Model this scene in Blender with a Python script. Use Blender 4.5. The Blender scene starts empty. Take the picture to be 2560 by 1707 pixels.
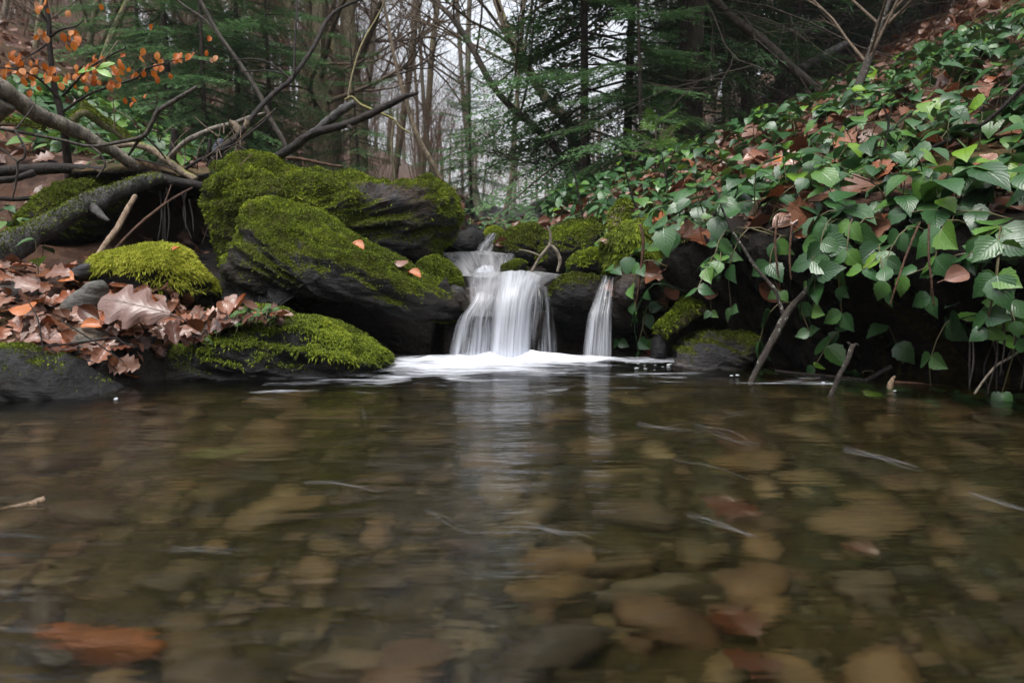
import bpy, math, random
import numpy as np
from mathutils import Vector, Matrix, Euler

rng = np.random.default_rng(11)
random.seed(11)
S = bpy.context.scene
COL = S.collection
R = math.radians
PI = math.pi

# ------------------------------------------------------------------ camera, sky, sun, exposure
PITCH = R(6.9); CAMZ = 0.28; FPX = 2089.0
cd = bpy.data.cameras.new("camera"); cam = bpy.data.objects.new("camera", cd); COL.objects.link(cam)
cam.location = (0, 0, CAMZ); cam.rotation_euler = (PI/2 - PITCH, 0, 0)
cd.sensor_width = 22.3; cd.lens = 22.3 * FPX / 2560.0
cd.clip_start = 0.02; cd.clip_end = 600
cd.dof.use_dof = True; cd.dof.focus_distance = 1.9; cd.dof.aperture_fstop = 5.6
S.camera = cam

W = bpy.data.worlds.new("World"); S.world = W; W.use_nodes = True
wn = W.node_tree.nodes; wl = W.node_tree.links
bg = wn["Background"]
sky = wn.new("ShaderNodeTexSky"); sky.sky_type = 'NISHITA'; sky.sun_disc = False
SUN_EL, SUN_AZ = R(70), R(215)          # azimuth measured from +Y (upstream) towards +X
sky.sun_elevation = SUN_EL; sky.sun_rotation = SUN_AZ
sky.air_density = 1.0; sky.dust_density = 4.0; sky.ozone_density = 1.0
hs = wn.new("ShaderNodeHueSaturation"); hs.inputs['Saturation'].default_value = 0.28
wl.new(sky.outputs[0], hs.inputs['Color']); wl.new(hs.outputs[0], bg.inputs[0])
bg.inputs[1].default_value = 0.15

sd = bpy.data.lights.new("sun", 'SUN'); sun = bpy.data.objects.new("sun", sd); COL.objects.link(sun)
sd.energy = 1.0; sd.angle = R(30); sd.color = (1.0, 0.97, 0.93)
sdir = Vector((math.sin(SUN_AZ)*math.cos(SUN_EL), math.cos(SUN_AZ)*math.cos(SUN_EL), math.sin(SUN_EL)))
sun.rotation_euler = sdir.to_track_quat('Z', 'Y').to_euler()
sun.location = (0, 0, 30)

S.view_settings.view_transform = 'Standard'; S.view_settings.look = 'None'
S.view_settings.exposure = 1.25; HAZE = .0018; S.view_settings.gamma = 1.0
S.view_settings.use_curve_mapping = False
S.render.engine = 'CYCLES'
try:
    S.cycles.use_denoising = True
    S.cycles.denoiser = 'OPENIMAGEDENOISE'
    S.cycles.max_bounces = 8; S.cycles.transparent_max_bounces = 24
    S.cycles.diffuse_bounces = 3; S.cycles.glossy_bounces = 3; S.cycles.transmission_bounces = 6
    S.cycles.sample_clamp_indirect = 4.0
    S.cycles.caustics_reflective = False
except Exception:
    pass

# ------------------------------------------------------------------ pixel of the photograph + distance -> point of the place
CP, SP = math.cos(PITCH), math.sin(PITCH)
def ray(px, py):
    u = (px - 1280) / FPX; v = (853.5 - py) / FPX
    return np.array([u, CP + v*SP, -SP + v*CP])
def at(px, py, Y):
    d = ray(px, py); return np.array([0, 0, CAMZ]) + d * (Y / d[1])
def at_z(px, py, z):
    d = ray(px, py); return np.array([0, 0, CAMZ]) + d * ((z - CAMZ) / d[2])
def at_bed(px, py, z):                      # where the eye ray lands after bending at the pool surface
    p = at_z(px, py, 0.0); d = ray(px, py); d = d/np.linalg.norm(d)
    h = np.array([d[0], d[1], 0]); s = np.linalg.norm(h); h /= s
    s2 = s/1.33; c2 = math.sqrt(1 - s2*s2)
    return p + (h*s2 - np.array([0, 0, c2])) * (-z/c2)
def project(P):
    P = np.atleast_2d(P) - np.array([0, 0, CAMZ])
    f = P[:,1]*CP - P[:,2]*SP; up = P[:,1]*SP + P[:,2]*CP
    f = np.where(f < 1e-3, 1e-3, f)
    return np.stack([1280 + FPX*P[:,0]/f, 853.5 - FPX*up/f, f], 1)

# ------------------------------------------------------------------ numpy noise
def _hash(i, j, k):
    n = (i*73856093) ^ (j*19349663) ^ (k*83492791)
    n = (n ^ (n >> 13)) * 1274126177 & 0x7fffffff
    n = (n ^ (n >> 16)) & 0xffff
    return n / 65535.0
def vnoise(P):
    P = np.asarray(P, float); I = np.floor(P).astype(np.int64); f = P - I; f = f*f*(3-2*f)
    i, j, k = I[...,0], I[...,1], I[...,2]; a, b, c = f[...,0], f[...,1], f[...,2]
    def L(p, q, t): return p + (q-p)*t
    x00 = L(_hash(i,j,k), _hash(i+1,j,k), a); x10 = L(_hash(i,j+1,k), _hash(i+1,j+1,k), a)
    x01 = L(_hash(i,j,k+1), _hash(i+1,j,k+1), a); x11 = L(_hash(i,j+1,k+1), _hash(i+1,j+1,k+1), a)
    return L(L(x00, x10, b), L(x01, x11, b), c)*2 - 1
def fbm(P, scale, octv=4, gain=.5):
    P = np.asarray(P, float)*scale; a = 1.0; t = 0; s = 0
    for o in range(octv):
        t = t + a*vnoise(P + 17.3*o); s += a; a *= gain; P = P*2.03
    return t/s
def sstep(a, b, x):
    t = np.clip((x-a)/(b-a), 0, 1); return t*t*(3-2*t)

# ------------------------------------------------------------------ mesh collector
class MB:
    def __init__(s): s.V=[]; s.Q=[]; s.T=[]; s.UV=[]; s.A=[]; s.B=[]; s.n=0
    def add(s, V, Q=None, T=None, uv=None, tint=0.0, moss=None):
        V = np.asarray(V, float); n = len(V)
        s.V.append(V)
        if Q is not None and len(Q): s.Q.append(np.asarray(Q, np.int64)+s.n)
        if T is not None and len(T): s.T.append(np.asarray(T, np.int64)+s.n)
        s.UV.append(np.zeros((n,2)) if uv is None else np.asarray(uv, float))
        s.A.append(np.full(n, tint) if np.isscalar(tint) else np.asarray(tint, float))
        s.B.append(np.zeros(n) if moss is None else np.asarray(moss, float))
        s.n += n; return s
    def arrays(s):
        return (np.concatenate(s.V), np.concatenate(s.Q) if s.Q else np.zeros((0,4),np.int64),
                np.concatenate(s.T) if s.T else np.zeros((0,3),np.int64), np.concatenate(s.UV), np.concatenate(s.A), np.concatenate(s.B))
    def merge(s, arr, M=None, tint=None):
        V,Q,T,uv,A,B = arr
        if M is not None: V = V @ M[:3,:3].T + M[:3,3]
        s.add(V, Q, T, uv, A if tint is None else (A+tint)%1.0, B); return s
    def mesh(s, name, mat, smooth=True, origin=None):
        V,Q,T,uv,A,B = s.arrays()
        if origin is not None: V = V - np.asarray(origin)
        me = bpy.data.meshes.new(name)
        loops = np.concatenate([Q.ravel(), T.ravel()]).astype(np.int32)
        nq, nt = len(Q), len(T)
        ls = np.concatenate([np.arange(nq)*4, nq*4+np.arange(nt)*3]).astype(np.int32)
        me.vertices.add(len(V)); me.vertices.foreach_set("co", V.astype(np.float32).ravel())
        me.loops.add(len(loops)); me.loops.foreach_set("vertex_index", loops)
        me.polygons.add(nq+nt); me.polygons.foreach_set("loop_start", ls)
        me.polygons.foreach_set("use_smooth", np.full(nq+nt, smooth, bool))
        u = me.uv_layers.new(name="uv"); u.data.foreach_set("uv", uv[loops].astype(np.float32).ravel())
        a = me.attributes.new("tint", 'FLOAT', 'POINT'); a.data.foreach_set("value", A.astype(np.float32))
        b = me.attributes.new("moss", 'FLOAT', 'POINT'); b.data.foreach_set("value", B.astype(np.float32))
        me.update(calc_edges=True); me.validate(clean_customdata=False)
        if mat: me.materials.append(mat)
        return me

def catmull(P, n):
    P = np.asarray(P, float)
    if len(P) == 2: return P[0] + (P[1]-P[0])*np.linspace(0,1,n)[:,None]
    Q = np.vstack([2*P[0]-P[1], P, 2*P[-1]-P[-2]])
    out = []
    for t in np.linspace(0, len(P)-1, n):
        i = min(int(t), len(P)-2); f = t-i
        p0,p1,p2,p3 = Q[i],Q[i+1],Q[i+2],Q[i+3]
        out.append(.5*((2*p1)+(-p0+p2)*f+(2*p0-5*p1+4*p2-p3)*f*f+(-p0+3*p1-3*p2+p3)*f**3))
    return np.array(out)

def tube(mb, pts, rad, sides=8, rough=0.0, cap=True, seed=0, tint=0.0, vscale=1.0):
    pts = np.asarray(pts, float); n = len(pts)
    rad = np.full(n, rad) if np.isscalar(rad) else np.asarray(rad, float)
    tg = np.gradient(pts, axis=0); tg /= np.linalg.norm(tg, axis=1)[:,None]+1e-9
    ref = np.array([0.,0.,1.]) if abs(tg[0][2]) < .9 else np.array([1.,0.,0.])
    u = np.cross(tg[0], ref); u /= np.linalg.norm(u)
    V = np.zeros((n, sides, 3)); ang = np.arange(sides)*2*PI/sides
    ln = np.concatenate([[0], np.cumsum(np.linalg.norm(np.diff(pts, axis=0), axis=1))])
    for i in range(n):
        u = u - tg[i]*np.dot(u, tg[i]); u /= np.linalg.norm(u)+1e-9
        w = np.cross(tg[i], u)
        V[i] = pts[i] + rad[i]*(np.cos(ang)[:,None]*u + np.sin(ang)[:,None]*w)
    if rough > 0:
        flat = V.reshape(-1,3); c = np.repeat(pts, sides, 0); d = flat - c
        k = 1 + rough*fbm(flat + seed*3.1, 1.2/max(rad.mean(), 1e-4)*.6, 3)
        V = (c + d*k[:,None]).reshape(n, sides, 3)
    i, j = np.meshgrid(np.arange(n-1), np.arange(sides), indexing='ij'); j2 = (j+1) % sides
    Q = np.stack([i*sides+j, i*sides+j2, (i+1)*sides+j2, (i+1)*sides+j], -1).reshape(-1,4)
    uv = np.stack([np.tile(np.arange(sides)/sides, n), np.repeat(ln*vscale, sides)], 1)
    V = V.reshape(-1,3); T = []
    if cap:
        V = np.vstack([V, pts[0], pts[-1]]); uv = np.vstack([uv, [0,0], [0,ln[-1]]])
        a, b = n*sides, n*sides+1
        for k in range(sides):
            T.append([a, (k+1)%sides, k]); T.append([b, (n-1)*sides+k, (n-1)*sides+(k+1)%sides])
    mb.add(V, Q, T, uv, tint)
    return mb

# ------------------------------------------------------------------ objects
def setp(o, label=None, cat=None, group=None, kind=None):
    if label: o['label'] = label
    if cat: o['category'] = cat
    if group: o['group'] = group
    if kind: o['kind'] = kind
    return o
def obj(name, me, parent=None, loc=None, **k):
    o = bpy.data.objects.new(name, me); COL.objects.link(o)
    if parent is not None: o.parent = parent
    if loc is not None: o.location = loc
    return setp(o, **k)
def empty(name, loc, **k):
    o = bpy.data.objects.new(name, None); COL.objects.link(o); o.location = loc; o.empty_display_size = .05
    return setp(o, **k)
def M4(Rm, t, s=1.0):
    M = np.eye(4); M[:3,:3] = np.asarray(Rm)*s; M[:3,3] = t; return M
def frame(n, ang):                          # columns: x (leaf side), y (leaf length), z (normal n)
    n = np.asarray(n, float); n = n/np.linalg.norm(n)
    a = np.array([math.cos(ang), math.sin(ang), 0.0]); a = a - n*np.dot(a, n); a /= np.linalg.norm(a)+1e-9
    return np.stack([np.cross(a, n), a, n], 1)
def set_m(o, M): o.matrix_local = Matrix(M.tolist())

# ------------------------------------------------------------------ materials
def nodes(name):
    m = bpy.data.materials.new(name); m.use_nodes = True
    nt = m.node_tree; return m, nt.nodes, nt.links, nt.nodes["Principled BSDF"]
def ramp(n, stops, interp='LINEAR'):
    r = n.new("ShaderNodeValToRGB"); e = r.color_ramp.elements
    r.color_ramp.interpolation = interp
    while len(e) < len(stops): e.new(.5)
    for x, (p, c) in zip(e, stops):
        x.position = p; x.color = (*c, 1) if len(c) == 3 else c
    return r
def g(v): return (v, v, v)
def noise_node(n, l, scale, detail=5, rough=.55, vec=None, stretch=None, dist=0.0):
    t = n.new("ShaderNodeTexNoise"); t.inputs['Scale'].default_value = scale
    t.inputs['Detail'].default_value = detail; t.inputs['Roughness'].default_value = rough
    t.inputs['Distortion'].default_value = dist
    if vec is not None:
        if stretch:
            mp = n.new("ShaderNodeMapping"); mp.inputs['Scale'].default_value = stretch[:3]
            if len(stretch) > 3: mp.inputs['Rotation'].default_value = stretch[3]
            l.new(vec, mp.inputs[0]); vec = mp.outputs[0]
        l.new(vec, t.inputs[0])
    return t
def mixc(n, l, fac, a, b):
    m = n.new("ShaderNodeMix"); m.data_type = 'RGBA'
    for sock, v in ((m.inputs[0], fac), (m.inputs[6], a), (m.inputs[7], b)):
        if hasattr(v, 'is_output'): l.new(v, sock)
        else: sock.default_value = v if not isinstance(v, tuple) else (*v, 1) if len(v) == 3 else v
    return m.outputs[2]
def math_(n, l, op, a, b=None, clamp=False):
    m = n.new("ShaderNodeMath"); m.operation = op; m.use_clamp = clamp
    for s, v in ((m.inputs[0], a), (m.inputs[1], b)):
        if v is None: continue
        if hasattr(v, 'is_output'): l.new(v, s)
        else: s.default_value = v
    return m.outputs[0]
def bump(n, l, h, b, strength, dist, nrm=None):
    x = n.new("ShaderNodeBump"); x.inputs['Strength'].default_value = strength; x.inputs['Distance'].default_value = dist
    l.new(h, x.inputs['Height'])
    if nrm is not None: l.new(nrm, x.inputs['Normal'])
    if b is not None: l.new(x.outputs[0], b.inputs['Normal'])
    return x.outputs[0]
def attr(n, name):
    a = n.new("ShaderNodeAttribute"); a.attribute_name = name; return a.outputs['Fac']
def worldpos(n):
    return n.new("ShaderNodeNewGeometry").outputs['Position']

MOSS_D, MOSS_B = (.028,.034,.004), (.17,.18,.014)

def rock_mat(name, dark, light, rough=.5, rot=(0,R(20),0), spec=.3):
    m, n, l, b = nodes(name); P = worldpos(n)
    a = noise_node(n, l, 9, 8, .65, P, (1, 1, 3.4, rot), .6)
    f = noise_node(n, l, 70, 6, .7, P, (1, 1, 2.5, rot))
    base = ramp(n, [(.30, dark), (.55, tuple(.6*x+.4*y for x, y in zip(dark, light))), (.78, light)]); l.new(a.outputs[0], base.inputs[0])
    st = noise_node(n, l, 5, 5, .6, P, None, .5); sr = ramp(n, [(.46, g(0)), (.66, g(.75))]); l.new(st.outputs[0], sr.inputs[0])
    lt = tuple(.45*x for x in light); stained = mixc(n, l, sr.outputs[0], base.outputs[0], (lt[0]*1.5, lt[1]*1.02, lt[2]*.55))
    li = noise_node(n, l, 28, 4, .6, P, None, .3); lr = ramp(n, [(.66, g(0)), (.74, g(.32))]); l.new(li.outputs[0], lr.inputs[0])
    stained = mixc(n, l, lr.outputs[0], stained, tuple(min(.3, x*2.2) for x in light))
    sp = ramp(n, [(.35, g(.45)), (.65, g(1.35))]); l.new(f.outputs[0], sp.inputs[0])
    mul = n.new("ShaderNodeMix"); mul.data_type = 'RGBA'; mul.blend_type = 'MULTIPLY'; mul.inputs[0].default_value = .85
    l.new(stained, mul.inputs[6]); l.new(sp.outputs[0], mul.inputs[7])
    ms = noise_node(n, l, 55, 5, .7, P); mr = ramp(n, [(.30, MOSS_D), (.72, (.115,.125,.011))]); l.new(ms.outputs[0], mr.inputs[0])
    mk = noise_node(n, l, 120, 3, .6, P)
    fac = math_(n, l, 'ADD', attr(n, "moss"), math_(n, l, 'MULTIPLY', math_(n, l, 'SUBTRACT', mk.outputs[0], .5), .9), True)
    fr = ramp(n, [(.36, g(0)), (.60, g(1))]); l.new(fac, fr.inputs[0])
    l.new(mixc(n, l, fr.outputs[0], mul.outputs[2], mr.outputs[0]), b.inputs['Base Color'])
    rr = n.new("ShaderNodeMapRange"); rr.inputs[3].default_value = rough; rr.inputs[4].default_value = .9
    l.new(fr.outputs[0], rr.inputs[0]); l.new(rr.outputs[0], b.inputs['Roughness'])
    b.inputs['Specular IOR Level'].default_value = spec
    n1 = bump(n, l, a.outputs[0], None, .9, .05); bump(n, l, f.outputs[0], b, .9, .010, n1)
    return m

def bark_mat(name, dark, light, moss=.0, rough=.7, mosscol=(.11,.13,.018), scale=30, lich=0.0):
    m, n, l, b = nodes(name)
    tc = n.new("ShaderNodeTexCoord"); P = tc.outputs['Object']
    a = noise_node(n, l, scale, 6, .7, P, (1, 1, .35), .5)
    base = ramp(n, [(.32, dark), (.70, light)]); l.new(a.outputs[0], base.inputs[0])
    fn = noise_node(n, l, scale*5.5, 4, .7, P, (1, 1, .5)); fnr = ramp(n, [(.32, g(.35)), (.62, g(1.3))]); l.new(fn.outputs[0], fnr.inputs[0])
    mu = n.new("ShaderNodeMix"); mu.data_type = 'RGBA'; mu.blend_type = 'MULTIPLY'; mu.inputs[0].default_value = .85; l.new(base.outputs[0], mu.inputs[6]); l.new(fnr.outputs[0], mu.inputs[7])
    col = mu.outputs[2]
    if lich:
        v = noise_node(n, l, scale*1.3, 4, .6, P); vr = ramp(n, [(.60, g(0)), (.66, g(lich))]); l.new(v.outputs[0], vr.inputs[0])
        col = mixc(n, l, vr.outputs[0], col, (.42, .44, .37))
    if moss:
        ge = n.new("ShaderNodeNewGeometry"); sx = n.new("ShaderNodeSeparateXYZ"); l.new(ge.outputs['Normal'], sx.inputs[0])
        k = noise_node(n, l, scale*.4, 5, .6, P)
        t = math_(n, l, 'ADD', math_(n, l, 'MULTIPLY', sx.outputs['Z'], .55), math_(n, l, 'MULTIPLY', k.outputs[0], 1.3))
        th = (1.42-.8*moss)*.6; fr = ramp(n, [(th-.04, g(0)), (min(1.0, th+.06), g(.92))]); l.new(math_(n, l, 'MULTIPLY', t, .6), fr.inputs[0])
        col = mixc(n, l, fr.outputs[0], col, mosscol)
    l.new(col, b.inputs['Base Color']); b.inputs['Roughness'].default_value = rough; b.inputs['Specular IOR Level'].default_value = .3
    n1 = bump(n, l, a.outputs[0], None, .8, .015); bump(n, l, fn.outputs[0], b, .8, .004, n1)
    return m

def leaf_mat(name, stops, rough=.4, spec=.5, trans=.25, veins=True, vs=.5, back=None):
    m, n, l, b = nodes(name)
    oi = n.new("ShaderNodeObjectInfo")
    t = math_(n, l, 'FRACT', math_(n, l, 'ADD', attr(n, "tint"), math_(n, l, 'MULTIPLY', oi.outputs['Object Index'], .01)))
    r = ramp(n, stops); l.new(t, r.inputs[0])
    uvn = n.new("ShaderNodeUVMap"); uvn.uv_map = "uv"
    sp = n.new("ShaderNodeSeparateXYZ"); l.new(uvn.outputs[0], sp.inputs[0])
    ax = math_(n, l, 'ABSOLUTE', math_(n, l, 'SUBTRACT', sp.outputs[0], .5))
    sv = math_(n, l, 'FRACT', math_(n, l, 'MULTIPLY', math_(n, l, 'SUBTRACT', sp.outputs[1], math_(n, l, 'MULTIPLY', ax, .75)), 8.0))
    tri = math_(n, l, 'ABSOLUTE', math_(n, l, 'SUBTRACT', sv, .5))          # .5 at a side vein
    mid = ramp(n, [(.0, g(1)), (.035, g(0))]); l.new(ax, mid.inputs[0])
    vr = ramp(n, [(.40, g(0)), (.5, g(1))]); l.new(tri, vr.inputs[0])
    vein = math_(n, l, 'MAXIMUM', mid.outputs[0], math_(n, l, 'MULTIPLY', vr.outputs[0], .55))
    nz = noise_node(n, l, 45, 5, .6, uvn.outputs[0], (.35, .5, 1)); mo = ramp(n, [(.3, g(.62)), (.7, g(1.25))]); l.new(nz.outputs[0], mo.inputs[0])
    mul = n.new("ShaderNodeMix"); mul.data_type = 'RGBA'; mul.blend_type = 'MULTIPLY'; mul.inputs[0].default_value = .8
    l.new(r.outputs[0], mul.inputs[6]); l.new(mo.outputs[0], mul.inputs[7])
    vc = n.new("ShaderNodeMix"); vc.data_type = 'RGBA'; vc.blend_type = 'MULTIPLY'
    l.new(math_(n, l, 'MULTIPLY', vein, vs), vc.inputs[0]); l.new(mul.outputs[2], vc.inputs[6]); vc.inputs[7].default_value = (.35, .4, .3, 1)
    col = vc.outputs[2]
    if back:
        ge = n.new("ShaderNodeNewGeometry"); col = mixc(n, l, ge.outputs['Backfacing'], col, back)
    l.new(col, b.inputs['Base Color']); b.inputs['Roughness'].default_value = rough
    b.inputs['Specular IOR Level'].default_value = spec
    h = math_(n, l, 'SUBTRACT', tri if False else math_(n, l, 'MULTIPLY', math_(n, l, 'SUBTRACT', .5, tri), .8), mid.outputs[0])
    bump(n, l, h, b, .32, .0022)
    if trans:
        tr = n.new("ShaderNodeBsdfTranslucent"); l.new(col, tr.inputs[0])
        mx = n.new("ShaderNodeMixShader"); mx.inputs[0].default_value = trans
        l.new(b.outputs[0], mx.inputs[1]); l.new(tr.outputs[0], mx.inputs[2])
        l.new(mx.outputs[0], n["Material Output"].inputs[0])
    return m

def frond_mat(name, stops, rough=.75, trans=.3):
    m, n, l, b = nodes(name)
    r = ramp(n, stops); l.new(attr(n, "tint"), r.inputs[0]); l.new(r.outputs[0], b.inputs['Base Color'])
    b.inputs['Roughness'].default_value = rough; b.inputs['Specular IOR Level'].default_value = .25
    tr = n.new("ShaderNodeBsdfTranslucent"); l.new(r.outputs[0], tr.inputs[0])
    mx = n.new("ShaderNodeMixShader"); mx.inputs[0].default_value = trans
    l.new(b.outputs[0], mx.inputs[1]); l.new(tr.outputs[0], mx.inputs[2]); l.new(mx.outputs[0], n["Material Output"].inputs[0])
    return m

M = {}
M['rock'] = rock_mat("dark_schist", (.005,.005,.0055), (.040,.040,.043))
M['rock_grey'] = rock_mat("grey_schist", (.018,.0175,.019), (.125,.12,.13), .5)
M['rock_wet'] = rock_mat("wet_schist", (.008,.008,.009), (.07,.068,.07), .18, spec=.8)
M['stone_pale'] = rock_mat("pale_grey_stone", (.14,.135,.12), (.34,.33,.30), .5)
M['slate'] = rock_mat("blue_grey_slate", (.09,.10,.15), (.25,.27,.36), .4)
M['moss'] = frond_mat("moss_frond", [(0, (.045,.052,.005)), (.35, (.090,.125,.010)), (.75, (.21,.27,.018)), (1, (.35,.39,.035))])
M['moss_bright'] = frond_mat("bright_moss_frond", [(0, (.12,.14,.010)), (.4, (.27,.30,.022)), (.8, (.42,.44,.05)), (1, (.52,.50,.08))])
M['needle'] = frond_mat("spruce_needle", [(0, (.026,.060,.022)), (.5, (.052,.115,.042)), (.85, (.080,.165,.065)), (1, (.11,.20,.075))], .5, .3)
M['needle_young'] = frond_mat("young_spruce_needle", [(0, (.04,.095,.036)), (.5, (.080,.170,.062)), (1, (.15,.26,.10))], .5, .35)
M['needle_fresh'] = frond_mat("fresh_spruce_needle", [(0, (.06,.14,.02)), (1, (.13,.24,.04))], .5, .3)
M['bark'] = bark_mat("brown_bark", (.10,.08,.056), (.32,.25,.175), .42, mosscol=(.20,.20,.04), scale=22)
M['bark_moss'] = bark_mat("mossy_bark", (.12,.10,.062), (.33,.28,.18), .70, mosscol=(.24,.235,.045), scale=16)
M['bark_dark'] = bark_mat("dark_wet_bark", (.006,.005,.0045), (.038,.027,.022), 0, .55, scale=60)
M['bark_stick'] = bark_mat("brown_grey_stick_bark", (.025,.021,.018), (.14,.12,.10), .12, .6, scale=60)
M['bark_grey'] = bark_mat("grey_bark", (.11,.094,.072), (.34,.29,.22), .25, mosscol=(.20,.20,.04), scale=25)
M['bark_birch'] = bark_mat("peeling_pale_bark", (.03,.026,.022), (.34,.30,.24), .22, .5, scale=34)
M['bark_spruce'] = bark_mat("spruce_bark", (.022,.018,.014), (.085,.066,.050), .2, scale=40)
M['bark_log'] = bark_mat("weathered_mossy_log", (.018,.017,.017), (.13,.125,.12), .22, .5, mosscol=(.10,.115,.014), scale=42)
M['wood_pale'] = bark_mat("pale_bare_wood", (.16,.10,.06), (.46,.34,.24), 0, .45, scale=50)
M['wood_red'] = bark_mat("reddish_twig_bark", (.05,.025,.015), (.17,.085,.05), 0, .5, scale=60)
M['bark_lichen'] = bark_mat("lichen_spotted_bark", (.018,.014,.011), (.085,.068,.055), .05, .5, scale=70, lich=.9)
M['twig'] = bark_mat("twig_bark", (.07,.052,.036), (.20,.145,.10), .1, .7, scale=40)
M['twig_red'] = bark_mat("reddish_twig", (.11,.062,.04), (.28,.165,.105), 0, .7, scale=40)
M['leaf'] = leaf_mat("archangel_leaf", [(0, (.022,.066,.020)), (.35, (.034,.098,.030)), (.7, (.052,.130,.038)), (.92, (.085,.19,.03)), (1, (.17,.30,.02))], .30, .6, .13, True, .22)
M['leaf_bramble'] = leaf_mat("bramble_leaf", [(0, (.030,.085,.026)), (.5, (.05,.125,.042)), (1, (.12,.23,.03))], .42, .4, .25, True, .45)
M['litter'] = leaf_mat("fallen_leaf", [(0, (.11,.030,.014)), (.18, (.26,.090,.038)), (.36, (.26,.095,.048)), (.5, (.28,.145,.095)), (.64, (.16,.048,.022)), (.8, (.36,.085,.012)), (.92, (.28,.12,.065)), (1, (.09,.035,.02))], .27, .7, .12, True, .55)
M['litter_dark'] = leaf_mat("old_fallen_leaf", [(0, (.06,.022,.013)), (.3, (.13,.055,.032)), (.6, (.20,.10,.065)), (.85, (.17,.055,.016)), (1, (.07,.03,.02))], .36, .5, .1, True, .5)
M['leaf_orange'] = leaf_mat("orange_beech_leaf", [(0, (.48,.11,.010)), (.5, (.62,.17,.015)), (.85, (.66,.25,.05)), (1, (.60,.36,.25))], .42, .5, .4, True, .35)
M['oak_big'] = leaf_mat("big_oak_leaf", [(0, (.20,.115,.092)), (1, (.24,.14,.11))], .30, .6, .15, True, .6, back=(.16,.06,.025))

def ground_mat():
    m, n, l, b = nodes("forest_soil"); P = worldpos(n)
    v = n.new("ShaderNodeTexVoronoi"); v.inputs['Scale'].default_value = 22; v.inputs['Randomness'].default_value = 1
    w = noise_node(n, l, 30, 4, .6, P); add = n.new("ShaderNodeVectorMath"); add.operation = 'MULTIPLY_ADD'
    l.new(w.outputs['Color'], add.inputs[0]); add.inputs[1].default_value = (.05,.05,.05); l.new(P, add.inputs[2]); l.new(add.outputs[0], v.inputs[0])
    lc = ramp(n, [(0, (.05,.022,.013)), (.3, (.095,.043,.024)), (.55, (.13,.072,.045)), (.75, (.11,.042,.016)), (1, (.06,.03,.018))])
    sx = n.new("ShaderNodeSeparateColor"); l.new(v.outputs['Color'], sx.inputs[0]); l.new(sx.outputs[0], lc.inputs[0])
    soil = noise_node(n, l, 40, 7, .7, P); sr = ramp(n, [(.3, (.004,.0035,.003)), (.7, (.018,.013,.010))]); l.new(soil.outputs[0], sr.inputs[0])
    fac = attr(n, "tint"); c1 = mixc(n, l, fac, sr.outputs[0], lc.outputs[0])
    mo = noise_node(n, l, 30, 5, .7, P); mr = ramp(n, [(.3, MOSS_D), (.7, (.09,.11,.014))]); l.new(mo.outputs[0], mr.inputs[0])
    big = noise_node(n, l, 1.6, 5, .6, P)
    mf = math_(n, l, 'MULTIPLY', attr(n, "moss"), 1.0)
    l.new(mixc(n, l, mf, c1, mr.outputs[0]), b.inputs['Base Color'])
    b.inputs['Roughness'].default_value = .7; b.inputs['Specular IOR Level'].default_value = .2
    n1 = bump(n, l, soil.outputs[0], None, .8, .02); bump(n, l, v.outputs['Distance'], b, .6, .012, n1)
    return m
M['ground'] = ground_mat()

def bed_mat():
    m, n, l, b = nodes("streambed_silt"); P = worldpos(n)
    a = noise_node(n, l, 14, 8, .65, P); r = ramp(n, [(.3, (.016,.012,.005)), (.55, (.055,.042,.016)), (.75, (.10,.076,.030))]); l.new(a.outputs[0], r.inputs[0])
    v = n.new("ShaderNodeTexVoronoi"); v.inputs['Scale'].default_value = 55; l.new(P, v.inputs[0])
    sx = n.new("ShaderNodeSeparateColor"); l.new(v.outputs['Color'], sx.inputs[0]); rr = ramp(n, [(0, g(.55)), (1, g(1.3))]); l.new(sx.outputs[0], rr.inputs[0])
    mul = n.new("ShaderNodeMix"); mul.data_type = 'RGBA'; mul.blend_type = 'MULTIPLY'; mul.inputs[0].default_value = .8
    l.new(r.outputs[0], mul.inputs[6]); l.new(rr.outputs[0], mul.inputs[7]); b.inputs['Specular IOR Level'].default_value = .1; l.new(mixc(n, l, .30, mul.outputs[2], (.004,.003,.002)), b.inputs['Base Color'])
    b.inputs['Roughness'].default_value = .8; bump(n, l, v.outputs['Distance'], b, .5, .01)
    return m
M['bed'] = bed_mat()

def pebble_mat(name, stops, sc=18):
    m, n, l, b = nodes(name); tc = n.new("ShaderNodeTexCoord")
    oi = n.new("ShaderNodeObjectInfo"); r = ramp(n, stops); l.new(oi.outputs['Random'], r.inputs[0])
    a = noise_node(n, l, sc, 7, .65, worldpos(n)); k = ramp(n, [(.3, g(.35)), (.7, g(1.4))]); l.new(a.outputs[0], k.inputs[0])
    mul = n.new("ShaderNodeMix"); mul.data_type = 'RGBA'; mul.blend_type = 'MULTIPLY'; mul.inputs[0].default_value = .9
    l.new(r.outputs[0], mul.inputs[6]); l.new(k.outputs[0], mul.inputs[7]); l.new(mixc(n, l, .26, mul.outputs[2], (.006,.004,.002)), b.inputs['Base Color'])
    b.inputs['Roughness'].default_value = .7; bump(n, l, a.outputs[0], b, .5, .01); return m
M['pebble'] = pebble_mat("streambed_stone", [(0, (.030,.022,.011)), (.25, (.115,.074,.024)), (.45, (.050,.032,.018)), (.6, (.16,.098,.036)), (.75, (.095,.048,.020)), (.9, (.19,.135,.060)), (1, (.115,.056,.022))])
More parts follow.
